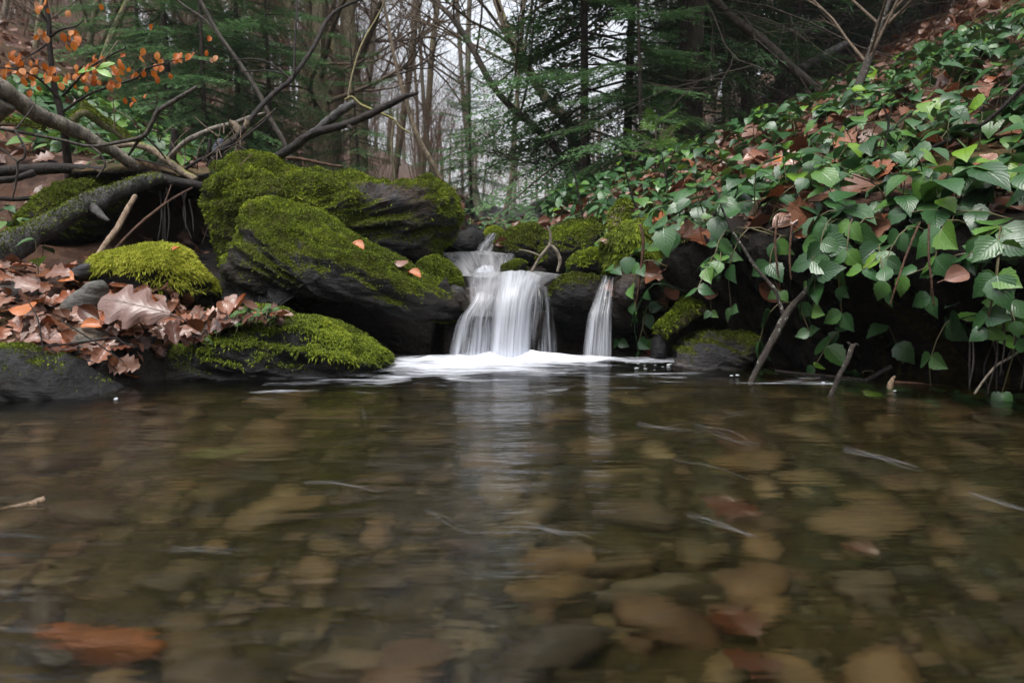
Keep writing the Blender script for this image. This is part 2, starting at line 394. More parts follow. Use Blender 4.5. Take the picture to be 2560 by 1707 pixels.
def gravel_mat():
    m, n, l, b = nodes("streambed_gravel"); ge = n.new("ShaderNodeNewGeometry"); rn = ge.outputs['Random Per Island']
    r = ramp(n, [(0, (.02,.015,.007)), (.3, (.065,.047,.018)), (.5, (.03,.022,.011)), (.7, (.085,.06,.024)), (.85, (.06,.03,.012)), (1, (.12,.09,.045))]); l.new(rn, r.inputs[0]); l.new(r.outputs[0], b.inputs['Base Color']); b.inputs['Roughness'].default_value = .8; return m
M['bed_gravel'] = gravel_mat()
M['pebble_rust'] = pebble_mat("rusty_stone", [(0, (.30,.090,.020)), (1, (.30,.090,.020))], 12)

def water_mat():
    m, n, l, b = nodes("pool_water"); P = worldpos(n)
    b.inputs['Base Color'].default_value = (.80,.79,.60,1); b.inputs['Transmission Weight'].default_value = 1
    b.inputs['IOR'].default_value = 1.33; b.inputs['Roughness'].default_value = .14
    a = noise_node(n, l, 16, 4, .55, P, (.38, 1.25, 1, (0,0,R(-8))), .4)
    c = noise_node(n, l, 60, 3, .5, P, (.35, 1.3, 1, (0,0,R(-5))))
    n1 = bump(n, l, a.outputs[0], None, .32, .02); bump(n, l, c.outputs[0], b, .10, .01, n1)
    return m
M['water'] = water_mat()

def fall_mat(name, dens, contrast, freq=26, top=None, col=(.78,.81,.88), botboost=0.0, edge=.12):
    """white aerated water: streaks run along the flow (uv v), thin towards the sides"""
    m, n, l, b = nodes(name)
    uvn = n.new("ShaderNodeUVMap"); uvn.uv_map = "uv"; sp = n.new("ShaderNodeSeparateXYZ"); l.new(uvn.outputs[0], sp.inputs[0])
    a = noise_node(n, l, 1.0, 4, .6, uvn.outputs[0], (freq, 1.3, 1), .15)
    c = noise_node(n, l, 1.0, 2, .5, uvn.outputs[0], (freq*.28, .9, 1), .1)
    s = math_(n, l, 'ADD', math_(n, l, 'MULTIPLY', math_(n, l, 'SUBTRACT', a.outputs[0], .5), contrast*1.6), math_(n, l, 'MULTIPLY', math_(n, l, 'SUBTRACT', c.outputs[0], .5), contrast*1.8))
    f = math_(n, l, 'ADD', s, dens)
    if botboost: f = math_(n, l, 'ADD', f, math_(n, l, 'MULTIPLY', sp.outputs[1], botboost))
    e = math_(n, l, 'MULTIPLY', sp.outputs[0], math_(n, l, 'SUBTRACT', 1.0, sp.outputs[0]))
    er = ramp(n, [(0, g(0)), (edge, g(1))]); l.new(math_(n, l, 'ADD', e, math_(n, l, 'MULTIPLY', math_(n, l, 'SUBTRACT', c.outputs[0], .56), .22)), er.inputs[0])
    f = math_(n, l, 'MULTIPLY', f, er.outputs[0], True)
    b.inputs['Base Color'].default_value = (*col, 1); b.inputs['Roughness'].default_value = .35
    tl = n.new("ShaderNodeBsdfTranslucent"); tl.inputs[0].default_value = (*col, 1)
    m1 = n.new("ShaderNodeMixShader"); m1.inputs[0].default_value = .4; l.new(b.outputs[0], m1.inputs[1]); l.new(tl.outputs[0], m1.inputs[2])
    tp = n.new("ShaderNodeBsdfTransparent"); gl = n.new("ShaderNodeBsdfGlossy"); gl.inputs['Roughness'].default_value = .2
    fr = n.new("ShaderNodeFresnel"); fr.inputs[0].default_value = 1.33
    m0 = n.new("ShaderNodeMixShader"); l.new(math_(n, l, 'MULTIPLY', fr.outputs[0], er.outputs[0]), m0.inputs[0]); l.new(tp.outputs[0], m0.inputs[1]); l.new(gl.outputs[0], m0.inputs[2])
    m2 = n.new("ShaderNodeMixShader"); l.new(f, m2.inputs[0]); l.new(m0.outputs[0], m2.inputs[1]); l.new(m1.outputs[0], m2.inputs[2])
    l.new(m2.outputs[0], n["Material Output"].inputs[0])
    return m

def foam_mat(name, lo, hi, sc, stretch):
    m, n, l, b = nodes(name); P = worldpos(n)
    a = noise_node(n, l, sc, 5, .6, P, stretch, .8); c = noise_node(n, l, sc*5, 4, .6, P, stretch)
    t = math_(n, l, 'ADD', attr(n, "tint"), math_(n, l, 'ADD', math_(n, l, 'MULTIPLY', math_(n, l, 'SUBTRACT', a.outputs[0], .5), 1.9), math_(n, l, 'MULTIPLY', math_(n, l, 'SUBTRACT', c.outputs[0], .5), .5)))
    r = ramp(n, [(lo, g(0)), (hi, g(1))]); l.new(t, r.inputs[0])
    b.inputs['Base Color'].default_value = (.80,.83,.90,1); b.inputs['Roughness'].default_value = .5
    tp = n.new("ShaderNodeBsdfTransparent"); m2 = n.new("ShaderNodeMixShader")
    l.new(r.outputs[0], m2.inputs[0]); l.new(tp.outputs[0], m2.inputs[1]); l.new(b.outputs[0], m2.inputs[2]); l.new(m2.outputs[0], n["Material Output"].inputs[0])
    return m
M['foam'] = foam_mat("white_foam", .22, 1.55, 11, (.40, 1.5, 1))

# ------------------------------------------------------------------ ground of the valley
YL = [-30,-3, 0, 1.2, 1.45, 1.6, 1.75, 1.86, 2.0, 2.2, 2.42, 2.6, 3.0, 4, 8, 60, 140]
XL = [-1.5,-1.35,-1.15,-1.0,-.90,-.66,-.60,-.64,-.68,-.68,-.5,-.28,-.22,-.2,-.4,-.8,-1]
YR = [-30,-3, 0, 1.2, 1.43, 1.62, 1.77, 1.92, 2.1, 2.5, 3.5, 5, 10, 60, 140]
XR = [1.7,1.5, 1.3, 1.14, 1.06, .92, .76, .52, .36, .20, .16, .22, .4, 1.0, 1.5]
def H(x, y):
    x = np.asarray(x, float); y = np.asarray(y, float)
    xl = np.interp(y, YL, XL); xr = np.interp(y, YR, XR)
    P = np.stack([x, y, np.zeros_like(x)], -1)
    wob = .05*fbm(P, 4.5, 3); xl = xl + wob; xr = xr + .05*fbm(P+9, 4, 3)
    dl = xl - x; dr = x - xr
    bed = -.115 - .075*sstep(.75, 1.35, y) + .035*fbm(P, 3, 4) + .06*sstep(.5, 0, dl*-1)*sstep(1.9, 1.4, y)
    yo = y; y = y - .36*sstep(-.72,-.6,x)*sstep(-.16,-.24,x)*sstep(1.85,1.95,y)*sstep(3.0,2.6,y) - .14*sstep(.05,.16,x)*sstep(.75,.6,x)*sstep(1.85,1.95,y)*sstep(2.7,2.3,y)
    fl = np.interp(y, [1.93, 2.06, 2.35, 2.6, 3.0, 3.4, 5, 140], [-9, .10, .13, .19, .22, .27, .36, 5.2])
    fl = np.where(y < 1.93, bed, np.where(y < 2.06, bed + (.10-bed)*sstep(1.93, 2.06, y), fl + .02*fbm(P, 6, 3)))
    y = yo; hol = sstep(-1.28,-1.12,x)*sstep(-.42,-.5,x)
    PL = np.interp(y - .62*hol*sstep(2.3,2.6,y), [-30,-3, 1.2, 1.5, 1.6, 1.9, 2.3, 2.65, 2.95, 3.6, 6, 20, 140], [.2,.10,.02,-.03,.02,.155,.16,.18,.42,.47,.56,1.2,5.5])
    d = np.maximum(dl, 0); sl = PL + .10*np.minimum(d, 1.6) + .50*np.clip(d-1.6, 0, 16) + .2*np.maximum(d-17.6, 0)
    PR = np.interp(y, [-30,-3, 1.3, 1.6, 1.8, 2.1, 2.5, 3.5, 5, 20, 140], [.5,.3,.27,.27,.25,.215,.25,.35,.45,1.2,5.5])
    d = np.maximum(dr, 0); sr = PR + .40*np.minimum(d, 2.4) + .58*np.clip(d-2.4, 0, 14) + .25*np.maximum(d-16.4, 0)
    rough = .035*fbm(P, 5, 4) + .012*fbm(P, 22, 3)
    big = .35*fbm(P, .22, 3)*sstep(2.5, 9, np.maximum(dl, dr))
    z = fl + (sl + rough + big - fl)*sstep(0, .13, dl)
    z = z + (sr + rough + big - z)*sstep(-.01, .075, dr)
    return z
def over(x, y, z):                          # the right bank hangs over the water a little
    xr = np.interp(y, YR, XR); dr = x - xr
    k = .21*sstep(.05, .22, z)*(1 - sstep(.14, .65, dr))*sstep(-.12, .0, dr)*sstep(.9, 1.3, y)*(1 - sstep(1.95, 2.15, y))
    return x - k
def surf(x, y):
    z = H(x, y); return np.stack([over(x, y, z), np.asarray(y, float)+0*z, z], -1)
def hnorm(x, y, e=.03):
    gx = (H(x+e, y)-H(x-e, y))/(2*e); gy = (H(x, y+e)-H(x, y-e))/(2*e)
    nn = np.stack([-gx, -gy, np.ones_like(gx)], -1); return nn/np.linalg.norm(nn, axis=-1, keepdims=True)

def axis(lo, d0, d1, hi, step, gr):
    a = list(np.arange(d0, d1, step)); s = step; x = a[-1]
    while x < hi: s = min(s*gr, 5); x += s; a.append(x)
    s = step; x = d0; b = []
    while x > lo: s = min(s*gr, 5); x -= s; b.append(x)
    return np.array(b[::-1] + a)
gx = axis(-110, -1.7, 1.7, 110, .0145, 1.08); gy = axis(-40, .2, 3.3, 160, .016, 1.08)
X, Y = np.meshgrid(gx, gy); Z = H(X, Y); XX = over(X, Y, Z)
nx, ny = len(gx), len(gy)
i, j = np.meshgrid(np.arange(ny-1), np.arange(nx-1), indexing='ij')
Q = np.stack([i*nx+j, i*nx+j+1, (i+1)*nx+j+1, (i+1)*nx+j], -1).reshape(-1,4)
P3 = np.stack([X, Y, Z], -1)
xl_ = np.interp(Y, YL, XL); xr_ = np.interp(Y, YR, XR)
bank = np.maximum(xl_-X, X-xr_)
litfac = (1-sstep(-1.3,-1.12,X)*sstep(-.35,-.45,X)*sstep(2.15,2.3,Y)*sstep(3.6,3.4,Y))*sstep(.12, .35, bank)*np.clip(.75 + .6*fbm(P3, 2.2, 3), 0, 1)  # litter colour dropped inside the hollow, so its shade is painted dark
mossf = np.clip(fbm(P3+5, 2.6, 4)*1.8-.25, 0, 1)*sstep(.02, .1, Z)*.8*sstep(.0, .1, bank)
bedface = ((Y < 2.0) & (bank < .05)).ravel()[Q].all(1)
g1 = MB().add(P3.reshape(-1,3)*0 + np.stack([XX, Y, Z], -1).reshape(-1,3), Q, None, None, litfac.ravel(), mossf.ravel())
gm = g1.mesh("valley_ground", M['ground']); gm.materials.append(M['bed'])
gm.polygons.foreach_set("material_index", bedface.astype(np.int32)); gm.update()
obj("ground", gm, kind='structure', label="forest valley floor and banks under leaf litter")

# ------------------------------------------------------------------ pool surface
wx = np.linspace(-2.2, 2.2, 160); wy = np.concatenate([np.linspace(-3, .3, 20)[:-1], np.linspace(.3, 2.05, 150)])
X, Y = np.meshgrid(wx, wy); P3 = np.stack([X, Y, 0*X], -1)
Z = .004*fbm(P3*np.array([.5,1.3,1]), 6, 3)*sstep(.3, 1.6, Y) + .006*fbm(P3, 20, 2)*np.exp(-((X-.02)**2/.06+(Y-1.9)**2/.03))
nx, ny = len(wx), len(wy); i, j = np.meshgrid(np.arange(ny-1), np.arange(nx-1), indexing='ij')
Q = np.stack([i*nx+j, i*nx+j+1, (i+1)*nx+j+1, (i+1)*nx+j], -1).reshape(-1,4)
obj("pool_water", MB().add(np.stack([X,Y,Z],-1).reshape(-1,3), Q).mesh("pool_water", M['water']), kind='structure', label="clear brown stream pool below the small waterfall")

# ------------------------------------------------------------------ boulders
def tri_of(Q, T):
    t = [np.asarray(T)] if len(T) else []
    if len(Q): t += [Q[:,[0,1,2]], Q[:,[0,2,3]]]
    return np.concatenate(t)
def vnormals(V, T):
    N = np.cross(V[T[:,1]]-V[T[:,0]], V[T[:,2]]-V[T[:,0]]); out = np.zeros_like(V)
    for k in range(3): np.add.at(out, T[:,k], N)
    return out/(np.linalg.norm(out, axis=1)[:,None]+1e-12)

def inflate(poly, Yc, hd, nseg=120, nring=44, amp=.02, seed=0, under=0.0, lean=0.0, p=2.6, q=2.0, layer=.012, lrot=20, smooth=2, fscale=7, ref=None):
    """closed outline at its own distance, swelling to real thickness; 'under' tucks the foot back, 'lean' tilts the top away"""
    A = np.array([at(a, b, Yc) for a, b in poly])[:, [0, 2]]
    A = np.vstack([A, A[:1]]); L = np.concatenate([[0], np.cumsum(np.linalg.norm(np.diff(A, axis=0), axis=1))])
    s = np.linspace(0, L[-1], nseg, endpoint=False); B = np.stack([np.interp(s, L, A[:,k]) for k in (0,1)], 1)
    for _ in range(smooth): B = .5*B + .25*(np.roll(B, 1, 0)+np.roll(B, -1, 0))
    c = B.mean(0); ts = np.sin(np.linspace(-PI/2, PI/2, nring+2)[1:-1])
    zmin, zmax = B[:,1].min(), B[:,1].max()
    V = []
    for t in ts:
        sc = (1-abs(t)**p)**(1/q); r = c + (B-c)*sc
        h = (r[:,1]-zmin)/(zmax-zmin+1e-6)
        y = Yc + t*hd + lean*(h-.5) + (under*(1-h)**1.5 if t < 0 else 0*h)*min(1, -t*3 if t < 0 else 0)
        V.append(np.stack([r[:,0], y, r[:,1]], 1))
    V = np.concatenate(V); n = nseg; m = len(ts)
    i, j = np.meshgrid(np.arange(m-1), np.arange(n), indexing='ij'); j2 = (j+1) % n
    Q = np.stack([i*n+j, (i+1)*n+j, (i+1)*n+j2, i*n+j2], -1).reshape(-1,4)
    V = np.vstack([V, V[:n].mean(0), V[-n:].mean(0)]); a, b = m*n, m*n+1; k = np.arange(n); k2 = (k+1) % n
    T = np.concatenate([np.stack([np.full(n,a), k, k2], 1), np.stack([np.full(n,b), (m-1)*n+k2, (m-1)*n+k], 1)])
    # consistent outward winding
    TT = tri_of(Q, T); N = vnormals(V, TT)
    if np.sum(N*(V-V.mean(0))) < 0: Q = Q[:,::-1]; T = T[:,::-1]; TT = tri_of(Q, T); N = vnormals(V, TT)
    d = amp*fbm(V+seed*7.7, fscale, 5, .55)
    a_ = R(lrot); W = V.copy(); W[:,2] = V[:,2]*math.cos(a_)+V[:,0]*math.sin(a_); W[:,0] = V[:,0]*math.cos(a_)-V[:,2]*math.sin(a_)
    lay = fbm(W*np.array([1.2,1.2,6.0])+seed, 6, 4); d = d + layer*(1-np.abs(lay)*2); d = d - d.mean()
    V = V + N*d[:,None]
    N = vnormals(V, TT)
    return V, Q, T, TT, N

def fronds(V, T, N, w, count, length, width, seed, droop=.5, spread=.7, lvar=.5, tintbase=0):
    """moss shoots: small bent blades standing on the weighted part of a surface"""
    r = np.random.default_rng(seed)
    ar = .5*np.linalg.norm(np.cross(V[T[:,1]]-V[T[:,0]], V[T[:,2]]-V[T[:,0]]), axis=1)*np.clip(w[T].mean(1), 0, 1)
    if ar.sum() <= 0: return None
    f = r.choice(len(T), count, p=ar/ar.sum()); b = r.random((count,2)); fl = b.sum(1) > 1; b[fl] = 1-b[fl]
    P = V[T[f,0]]*(1-b.sum(1))[:,None] + V[T[f,1]]*b[:,:1] + V[T[f,2]]*b[:,1:]
    n = N[T[f]].mean(1); n /= np.linalg.norm(n, axis=1)[:,None]+1e-9
    rd = r.normal(size=(count,3)); rd /= np.linalg.norm(rd, axis=1)[:,None]
    d = n + spread*rd; d[:,2] += .15; d /= np.linalg.norm(d, axis=1)[:,None]
    L = length*(1-lvar+2*lvar*r.random(count))
    clump = .5+.5*fbm(P, 60, 2); L = L*(.55+.9*clump)
    s = np.cross(d, rd); s /= np.linalg.norm(s, axis=1)[:,None]+1e-9
    mid = P + d*(L*.55)[:,None]; tip = mid + (d*.7 + np.array([0,0,-droop]))*(L*.5)[:,None]
    wv = s*(width*(.7+.6*r.random(count)))[:,None]
    base = P - n*.002
    Vs = np.stack([base-wv*.4, base+wv*.4, mid+wv*.5, mid-wv*.5, tip], 1).reshape(-1,3)
    k = np.arange(count)*5
    Q = np.stack([k, k+1, k+2, k+3], 1); Tt = np.stack([k+3, k+2, k+4], 1)
    big = fbm(P, 9, 3)
    t = np.clip(.42 + .35*clump*2-.35 + .50*big + .16*r.normal(size=count) + tintbase, 0, 1)
    return MB().add(Vs, Q, Tt, None, np.repeat(t, 5))

def mossmask(V, N, nz0, nz1, namp, nsc, seed, extra=None):
    w = (N[:,2]-nz0)/(nz1-nz0) + namp*fbm(V+seed, nsc, 4)
    if extra is not None: w = w + extra
    return np.clip(w, 0, 1)

def boulder(name, poly, Yc, hd, mat, label, cat="rock", moss=None, group=None, **k):
    V, Q, T, TT, N = inflate(poly, Yc, hd, **k)
    seed = k.get('seed', 0)
    w = np.zeros(len(V))
    if moss:
        w = mossmask(V, N, moss['nz0'], moss['nz1'], moss.get('na', .8), moss.get('ns', 5), seed*3.3, moss['extra'](V, N) if 'extra' in moss else None)
        w = w*sstep(.0, .05, V[:,2])
    org = np.array([V[:,0].mean(), V[:,1].mean(), max(V[:,2].min(), -.1)])
    o = obj(name, MB().add(V, Q, T, None, 0, w).mesh(name, mat, origin=org), loc=org, label=label, cat=cat, group=group)
    if moss and moss.get('count'):
        f = fronds(V, TT, N, w**1.5, moss['count'], moss.get('len', .010), moss.get('wid', .0026), seed+5, moss.get('droop', .5), moss.get('spread', .7), tintbase=moss.get('tb', 0))
        if f:
            obj("moss", f.mesh("moss", moss.get('mat', M['moss']), origin=org), parent=o, kind='stuff')
    return o, V, TT, N

def gapx(c, wdt, amt):        # bare grey patch
    return lambda V, N: -amt*np.exp(-(((V[:,0]-c[0])/wdt[0])**2 + ((V[:,2]-c[2])/wdt[1])**2))
bare = at(972, 480, 2.45)
boulder("mossy_boulder", [(546,432),(579,409),(602,397),(626,396),(652,402),(679,414),(722,430),(772,436),(838,437),(925,434),(957,447),(1010,457),(1070,465),(1102,470),(1124,490),(1137,520),(1136,560),(1121,595),(1090,632),(1050,655),(940,668),(800,672),(660,668),(585,660),(556,600),(545,520)],
        2.62, .36, M['rock_grey'], "long moss-covered boulder lying behind the overhanging one, bare grey patch on its top", moss=dict(nz0=-.80, nz1=.80, na=1.25, ns=8, count=75000, len=.0075, wid=.0024, extra=lambda V, N: gapx(bare, (.085,.036), 1.3)(V, N) + .35*sstep(.36, .5, V[:,2])),
        amp=.05, seed=3, under=.14, lean=.20, nseg=180, nring=70, layer=.028, lrot=-14, smooth=1, p=3.4)
boulder("mossy_boulder", [(606,511),(640,506),(678,512),(720,519),(762,532),(800,549),(830,567),(889,600),(935,625),(982,648),(1020,670),(1062,690),(1125,728),(1180,770),(1178,795),(1110,800),(1000,775),(930,758),(850,745),(770,738),(700,742),(655,765),(640,870),(585,870),(566,740),(558,660),(560,606),(584,574),(592,548),(597,520)],
        2.09, .25, M['rock'], "dark overhanging slab boulder with moss along its sloping ridge, left of the waterfall", moss=dict(nz0=-.22, nz1=.80, na=1.6, ns=8, count=50000, len=.0062, wid=.0022, extra=lambda V, N: .25*sstep(.24, .34, V[:,2]) - .9*sstep(.19, .10, V[:,2])),
        amp=.032, seed=8, under=.20, lean=.22, nseg=200, nring=70, layer=.030, lrot=28, smooth=1, p=3.6, fscale=6)
boulder("mossy_slab", [(352,930),(374,905),(398,886),(440,870),(470,856),(514,812),(585,786),(640,780),(690,786),(748,798),(818,818),(889,843),(935,868),(965,888),(979,905),(976,930),(940,955),(900,985),(700,1010),(450,1015),(380,1000),(355,970)],
        1.80, .15, M['rock'], "low slab at the water's edge with a thick moss mat and tiny round-leaved weeds", moss=dict(nz0=.05, nz1=.7, na=.9, ns=8, count=48000, len=.0105, wid=.0022, droop=.8, tb=-.08, extra=lambda V, N: 1.1*sstep(-.46, -.34, V[:,0])-.55),
        amp=.03, seed=12, under=.06, lean=.06, nseg=170, nring=54, layer=.018, lrot=12, smooth=1)
boulder("dark_slab", [(-190,905),(-60,880),(0,878),(70,884),(140,900),(187,922),(243,951),(290,973),(330,996),(332,1030),(240,1060),(-100,1060),(-190,1000)],
        1.54, .12, M['rock'], "dark wet slab with a thin moss line along its sloping edge, dipping into the pool", moss=dict(nz0=.80, nz1=1.35, na=1.0, ns=14, count=2500, len=.005, wid=.002),
        amp=.022, seed=15, under=.05, lean=.05, nseg=150, nring=44, layer=.016, lrot=25, smooth=1)
boulder("moss_cushion", [(238,672),(255,648),(283,627),(320,617),(355,613),(411,613),(440,622),(462,636),(480,655),(500,680),(522,706),(540,740),(535,765),(500,780),(420,785),(350,775),(300,760),(262,720),(240,690)],
        1.98, .12, M['rock'], "bright yellow-green moss cushion on a small rock above the leaf pile", cat="moss cushion", moss=dict(nz0=-.25, nz1=.35, na=.5, ns=10, count=46000, len=.0125, wid=.0020, droop=.6, spread=1.0, mat=M['moss_bright'], extra=lambda V, N: -.9*sstep(.20, .165, V[:,2]+.03*np.sin(V[:,0]*30))),
        amp=.03, seed=21, under=.05, nseg=110, nring=40, layer=.006)
boulder("mossy_rock", [(1040,690),(1048,668),(1065,649),(1091,643),(1114,655),(1135,672),(1150,690),(1156,712),(1140,740),(1080,750)], 2.24, .09, M['rock'],
        "small rounded mossy rock squeezed between the ridge boulder and the upper step of the fall", moss=dict(nz0=-.5, nz1=.5, na=.6, ns=12, count=14000, len=.008, tb=-.1), amp=.015, seed=24, nseg=90, nring=30, layer=.006)
boulder("wet_rock", [(1118,716),(1135,708),(1156,722),(1166,750),(1164,800),(1154,905),(1120,905),(1112,800)], 2.16, .07, M['rock_wet'],
        "shiny wet rock wall at the side of the main fall under the small mossy rock", amp=.02, seed=27, nseg=90, nring=30, layer=.012)
boulder("cascade_rock", [(1160,720),(1240,715),(1330,712),(1350,740),(1345,905),(1160,905),(1150,800)], 2.13, .09, M['rock_wet'],
        "wet step rock that the main fall slides over, dark behind the white water", amp=.02, seed=29, nseg=90, nring=30, layer=.012)
boulder("cascade_rock", [(1362,745),(1380,712),(1405,690),(1440,677),(1485,684),(1506,700),(1510,740),(1500,800),(1490,905),(1370,905),(1352,830)], 2.12, .10, M['rock'],
        "dark rock with a mossy cap standing between the two falls", moss=dict(nz0=.25, nz1=.95, na=1.0, ns=14, count=6000, len=.006, tb=-.2), amp=.022, seed=31, under=.20, nseg=110, nring=36, layer=.01)
boulder("wet_rock", [(1525,745),(1531,702),(1552,684),(1589,675),(1612,690),(1616,720),(1605,745),(1560,766)], 2.06, .06, M['rock_grey'],
        "pale glistening wet stone beside the narrow second fall", amp=.02, seed=33, nseg=90, nring=30, layer=.012)
boulder("cascade_rock", [(1515,752),(1560,745),(1640,740),(1700,780),(1690,905),(1560,910),(1520,905)], 2.16, .10, M['rock'],
        "black rock mass under the glistening stone, right of the second fall", amp=.03, seed=35, nseg=110, nring=30, layer=.015, under=.16)
boulder("mossy_rock", [(1425,655),(1445,635),(1478,622),(1510,626),(1530,650),(1520,690),(1460,690),(1430,675)], 2.22, .07, M['rock'],
        "smaller of two mossy rocks above the dark rock between the falls", moss=dict(nz0=-.3, nz1=.5, na=.7, ns=12, count=9000, len=.009), amp=.015, seed=37, nseg=90, nring=30, layer=.006)
boulder("mossy_rock", [(1506,660),(1510,610),(1540,578),(1570,562),(1602,557),(1625,580),(1636,630),(1628,675),(1560,690),(1515,690)], 2.18, .09, M['rock'],
        "larger mossy rock with ragged hanging moss below the old stump on the bank", moss=dict(nz0=-.5, nz1=.6, na=.8, ns=10, count=20000, len=.013, droop=.9), amp=.025, seed=39, nseg=110, nring=36, layer=.01)
boulder("mossy_rock", [(1250,690),(1258,665),(1285,652),(1312,655),(1322,680),(1310,700)], 2.40, .05, M['rock'],
        "dark mossy stone at the brink between the upper step and the dead leaves", moss=dict(nz0=0, nz1=.9, na=.8, ns=16, count=3500, len=.006, tb=-.2), amp=.012, seed=41, nseg=70, nring=24, layer=.006)
boulder("flat_rock", [(1100,610),(1125,590),(1150,578),(1190,574),(1208,588),(1205,620),(1190,660),(1110,660)], 3.0, .14, M['rock'],
        "flat dark rock beside the highest trickle, behind the long boulder", amp=.025, seed=43, nseg=90, nring=30, layer=.012)
boulder("mossy_rock", [(1208,592),(1222,572),(1242,568),(1258,578),(1262,600),(1230,604)], 3.5, .08, M['rock'],
        "little green mossy stone at the head of the highest trickle", moss=dict(nz0=-.5, nz1=.3, na=.4, ns=12, count=6000, len=.010, tb=.1), amp=.012, seed=45, nseg=60, nring=22, layer=.004)
boulder("bank_rock", [(1240,640),(1248,590),(1290,566),(1340,560),(1372,585),(1385,640),(1340,680),(1260,668)], 2.85, .14, M['rock'],
        "dark rock jutting from the bank above the upper step, leaves hanging over it", moss=dict(nz0=.1, nz1=.9, na=1.0, ns=10, count=8000, len=.008, tb=-.2), amp=.03, seed=47, nseg=100, nring=32, layer=.012)
boulder("bank_rock", [(1350,650),(1365,600),(1420,560),(1480,545),(1520,565),(1520,640),(1470,680),(1390,690)], 2.55, .14, M['rock'],
        "brown mossy bank rock behind the two mossy rocks", moss=dict(nz0=.0, nz1=.9, na=1.0, ns=9, count=9000, len=.009, tb=-.15), amp=.03, seed=49, nseg=100, nring=32, layer=.012)
boulder("flat_rock", [(1668,905),(1690,868),(1740,842),(1800,817),(1858,815),(1912,828),(1900,860),(1850,900),(1830,930),(1700,930)], 1.93, .12, M['rock_grey'],
        "flat wet slab lying at the foot of the overhung bank", moss=dict(nz0=.4, nz1=1.2, na=1.0, ns=12, count=3000, len=.005, tb=-.2), amp=.02, seed=51, nseg=110, nring=34, layer=.015, lrot=15, lean=.08)
boulder("bank_rock", [(1625,905),(1630,845),(1648,832),(1664,850),(1668,905)], 1.93, .03, M['rock'], "small upright stone dripping at the edge of the pool under the stub", amp=.01, seed=53, nseg=60, nring=20, layer=.006)
boulder("mossy_boulder", [(50,610),(70,580),(110,535),(180,470),(215,446),(262,440),(285,460),(300,520),(250,600),(120,640)], 2.62, .2, M['rock'],
        "mossy boulder half hidden behind the weathered log under the fallen birch", moss=dict(nz0=-.4, nz1=.6, na=.9, ns=8, count=16000, len=.010, tb=-.08), amp=.03, seed=55, nseg=110, nring=36, layer=.012, lrot=30)
boulder("grey_stone", [(146,785),(158,760),(187,735),(225,706),(250,700),(262,716),(262,760),(240,800),(180,805)], 1.80, .05, M['stone_pale'],
        "pale grey flat-faced stone tilted up under the big oak leaf", cat="stone", amp=.008, seed=57, nseg=80, nring=26, layer=.004, fscale=12)
boulder("grey_stone", [(160,860),(175,830),(215,822),(255,832),(285,868),(306,905),(280,918),(215,908),(170,890)], 1.68, .05, M['stone_pale'],
        "rounded grey stone below the leaf pile just above the pool", cat="stone", amp=.008, seed=59, nseg=80, nring=26, layer=.004, fscale=12)
boulder("grey_stone", [(-20,720),(0,707),(50,704),(90,715),(106,735),(95,765),(0,775),(-30,760)], 1.86, .06, M['rock_grey'],
        "dark stone with a grey top among leaves at the frame's edge", cat="stone", amp=.01, seed=61, nseg=80, nring=26, layer=.008)
boulder("grey_stone", [(155,690),(190,668),(225,655),(246,655),(250,685),(220,705),(170,705)], 1.92, .05, M['rock_grey'],
        "wedge of dark stone touching the bright moss cushion", cat="stone", amp=.01, seed=63, nseg=70, nring=24, layer=.008)
boulder("slate_slab", [(524,428),(529,395),(537,362),(548,344),(560,347),(564,370),(556,412),(552,432)], 2.8, .03, M['slate'],
        "blue-grey slate standing upright among the sticks behind the long boulder", cat="slate", amp=.004, seed=65, nseg=60, nring=18, layer=.003)
boulder("brook_rock", [(880,905),(900,880),(935,872),(985,885),(1005,905),(990,930),(900,935)], 1.95, .06, M['rock_wet'],
        "little reddish wet rock at the foam's edge behind the moss-matted slab", amp=.012, seed=67, nseg=60, nring=20, layer=.006)

# ------------------------------------------------------------------ falling water
def ribbon(name, rows, mat, nu=60, nv=70, arc=.02, corr=.004, seed=0, **k):
    Lp = catmull([at(a, py, yy) for a, b, py, yy in rows], nv); Rp = catmull([at(b, py, yy) for a, b, py, yy in rows], nv)
    u = np.linspace(0, 1, nu)
    V = Lp[:,None,:]*(1-u)[None,:,None] + Rp[:,None,:]*u[None,:,None]
    v = np.linspace(0, 1, nv)
    h = arc*np.sin(PI*u)[None,:]*np.ones(nv)[:,None]
    cc = corr*fbm(np.stack([np.broadcast_to(u*26, (nv,nu)), np.broadcast_to(v[:,None]*1.5, (nv,nu)), np.full((nv,nu), seed*1.0)], -1), 1, 3)*sstep(0, .3, v)[:,None]
    V[...,2] += .007*fbm(np.stack([np.broadcast_to(u*4.5, (nv,nu)), np.broadcast_to(v[:,None]*2, (nv,nu)), np.full((nv,nu), seed*3.7)], -1), 1, 3)*(1-sstep(.5, .9, v))[:,None]; V[...,1] -= h + cc; V[...,2] += .5*h*(1-v)[:,None]
    i, j = np.meshgrid(np.arange(nv-1), np.arange(nu-1), indexing='ij')
    Q = np.stack([i*nu+j, (i+1)*nu+j, (i+1)*nu+j+1, i*nu+j+1], -1).reshape(-1,4)
    uv = np.stack([np.broadcast_to(u, (nv,nu)), np.broadcast_to(v[:,None], (nv,nu))], -1).reshape(-1,2)
    return obj(name, MB().add(V.reshape(-1,3), Q, None, uv).mesh(name, mat), kind='structure', **k)
F_apron = fall_mat("smooth_apron_water", .36, .55, 18, col=(.78,.78,.82), edge=.08)
F_main = fall_mat("white_fall_water", .44, .60, 17, botboost=.40, edge=.12)
F_left = fall_mat("streaked_fall_water", .24, 1.0, 18, botboost=.25, edge=.10)
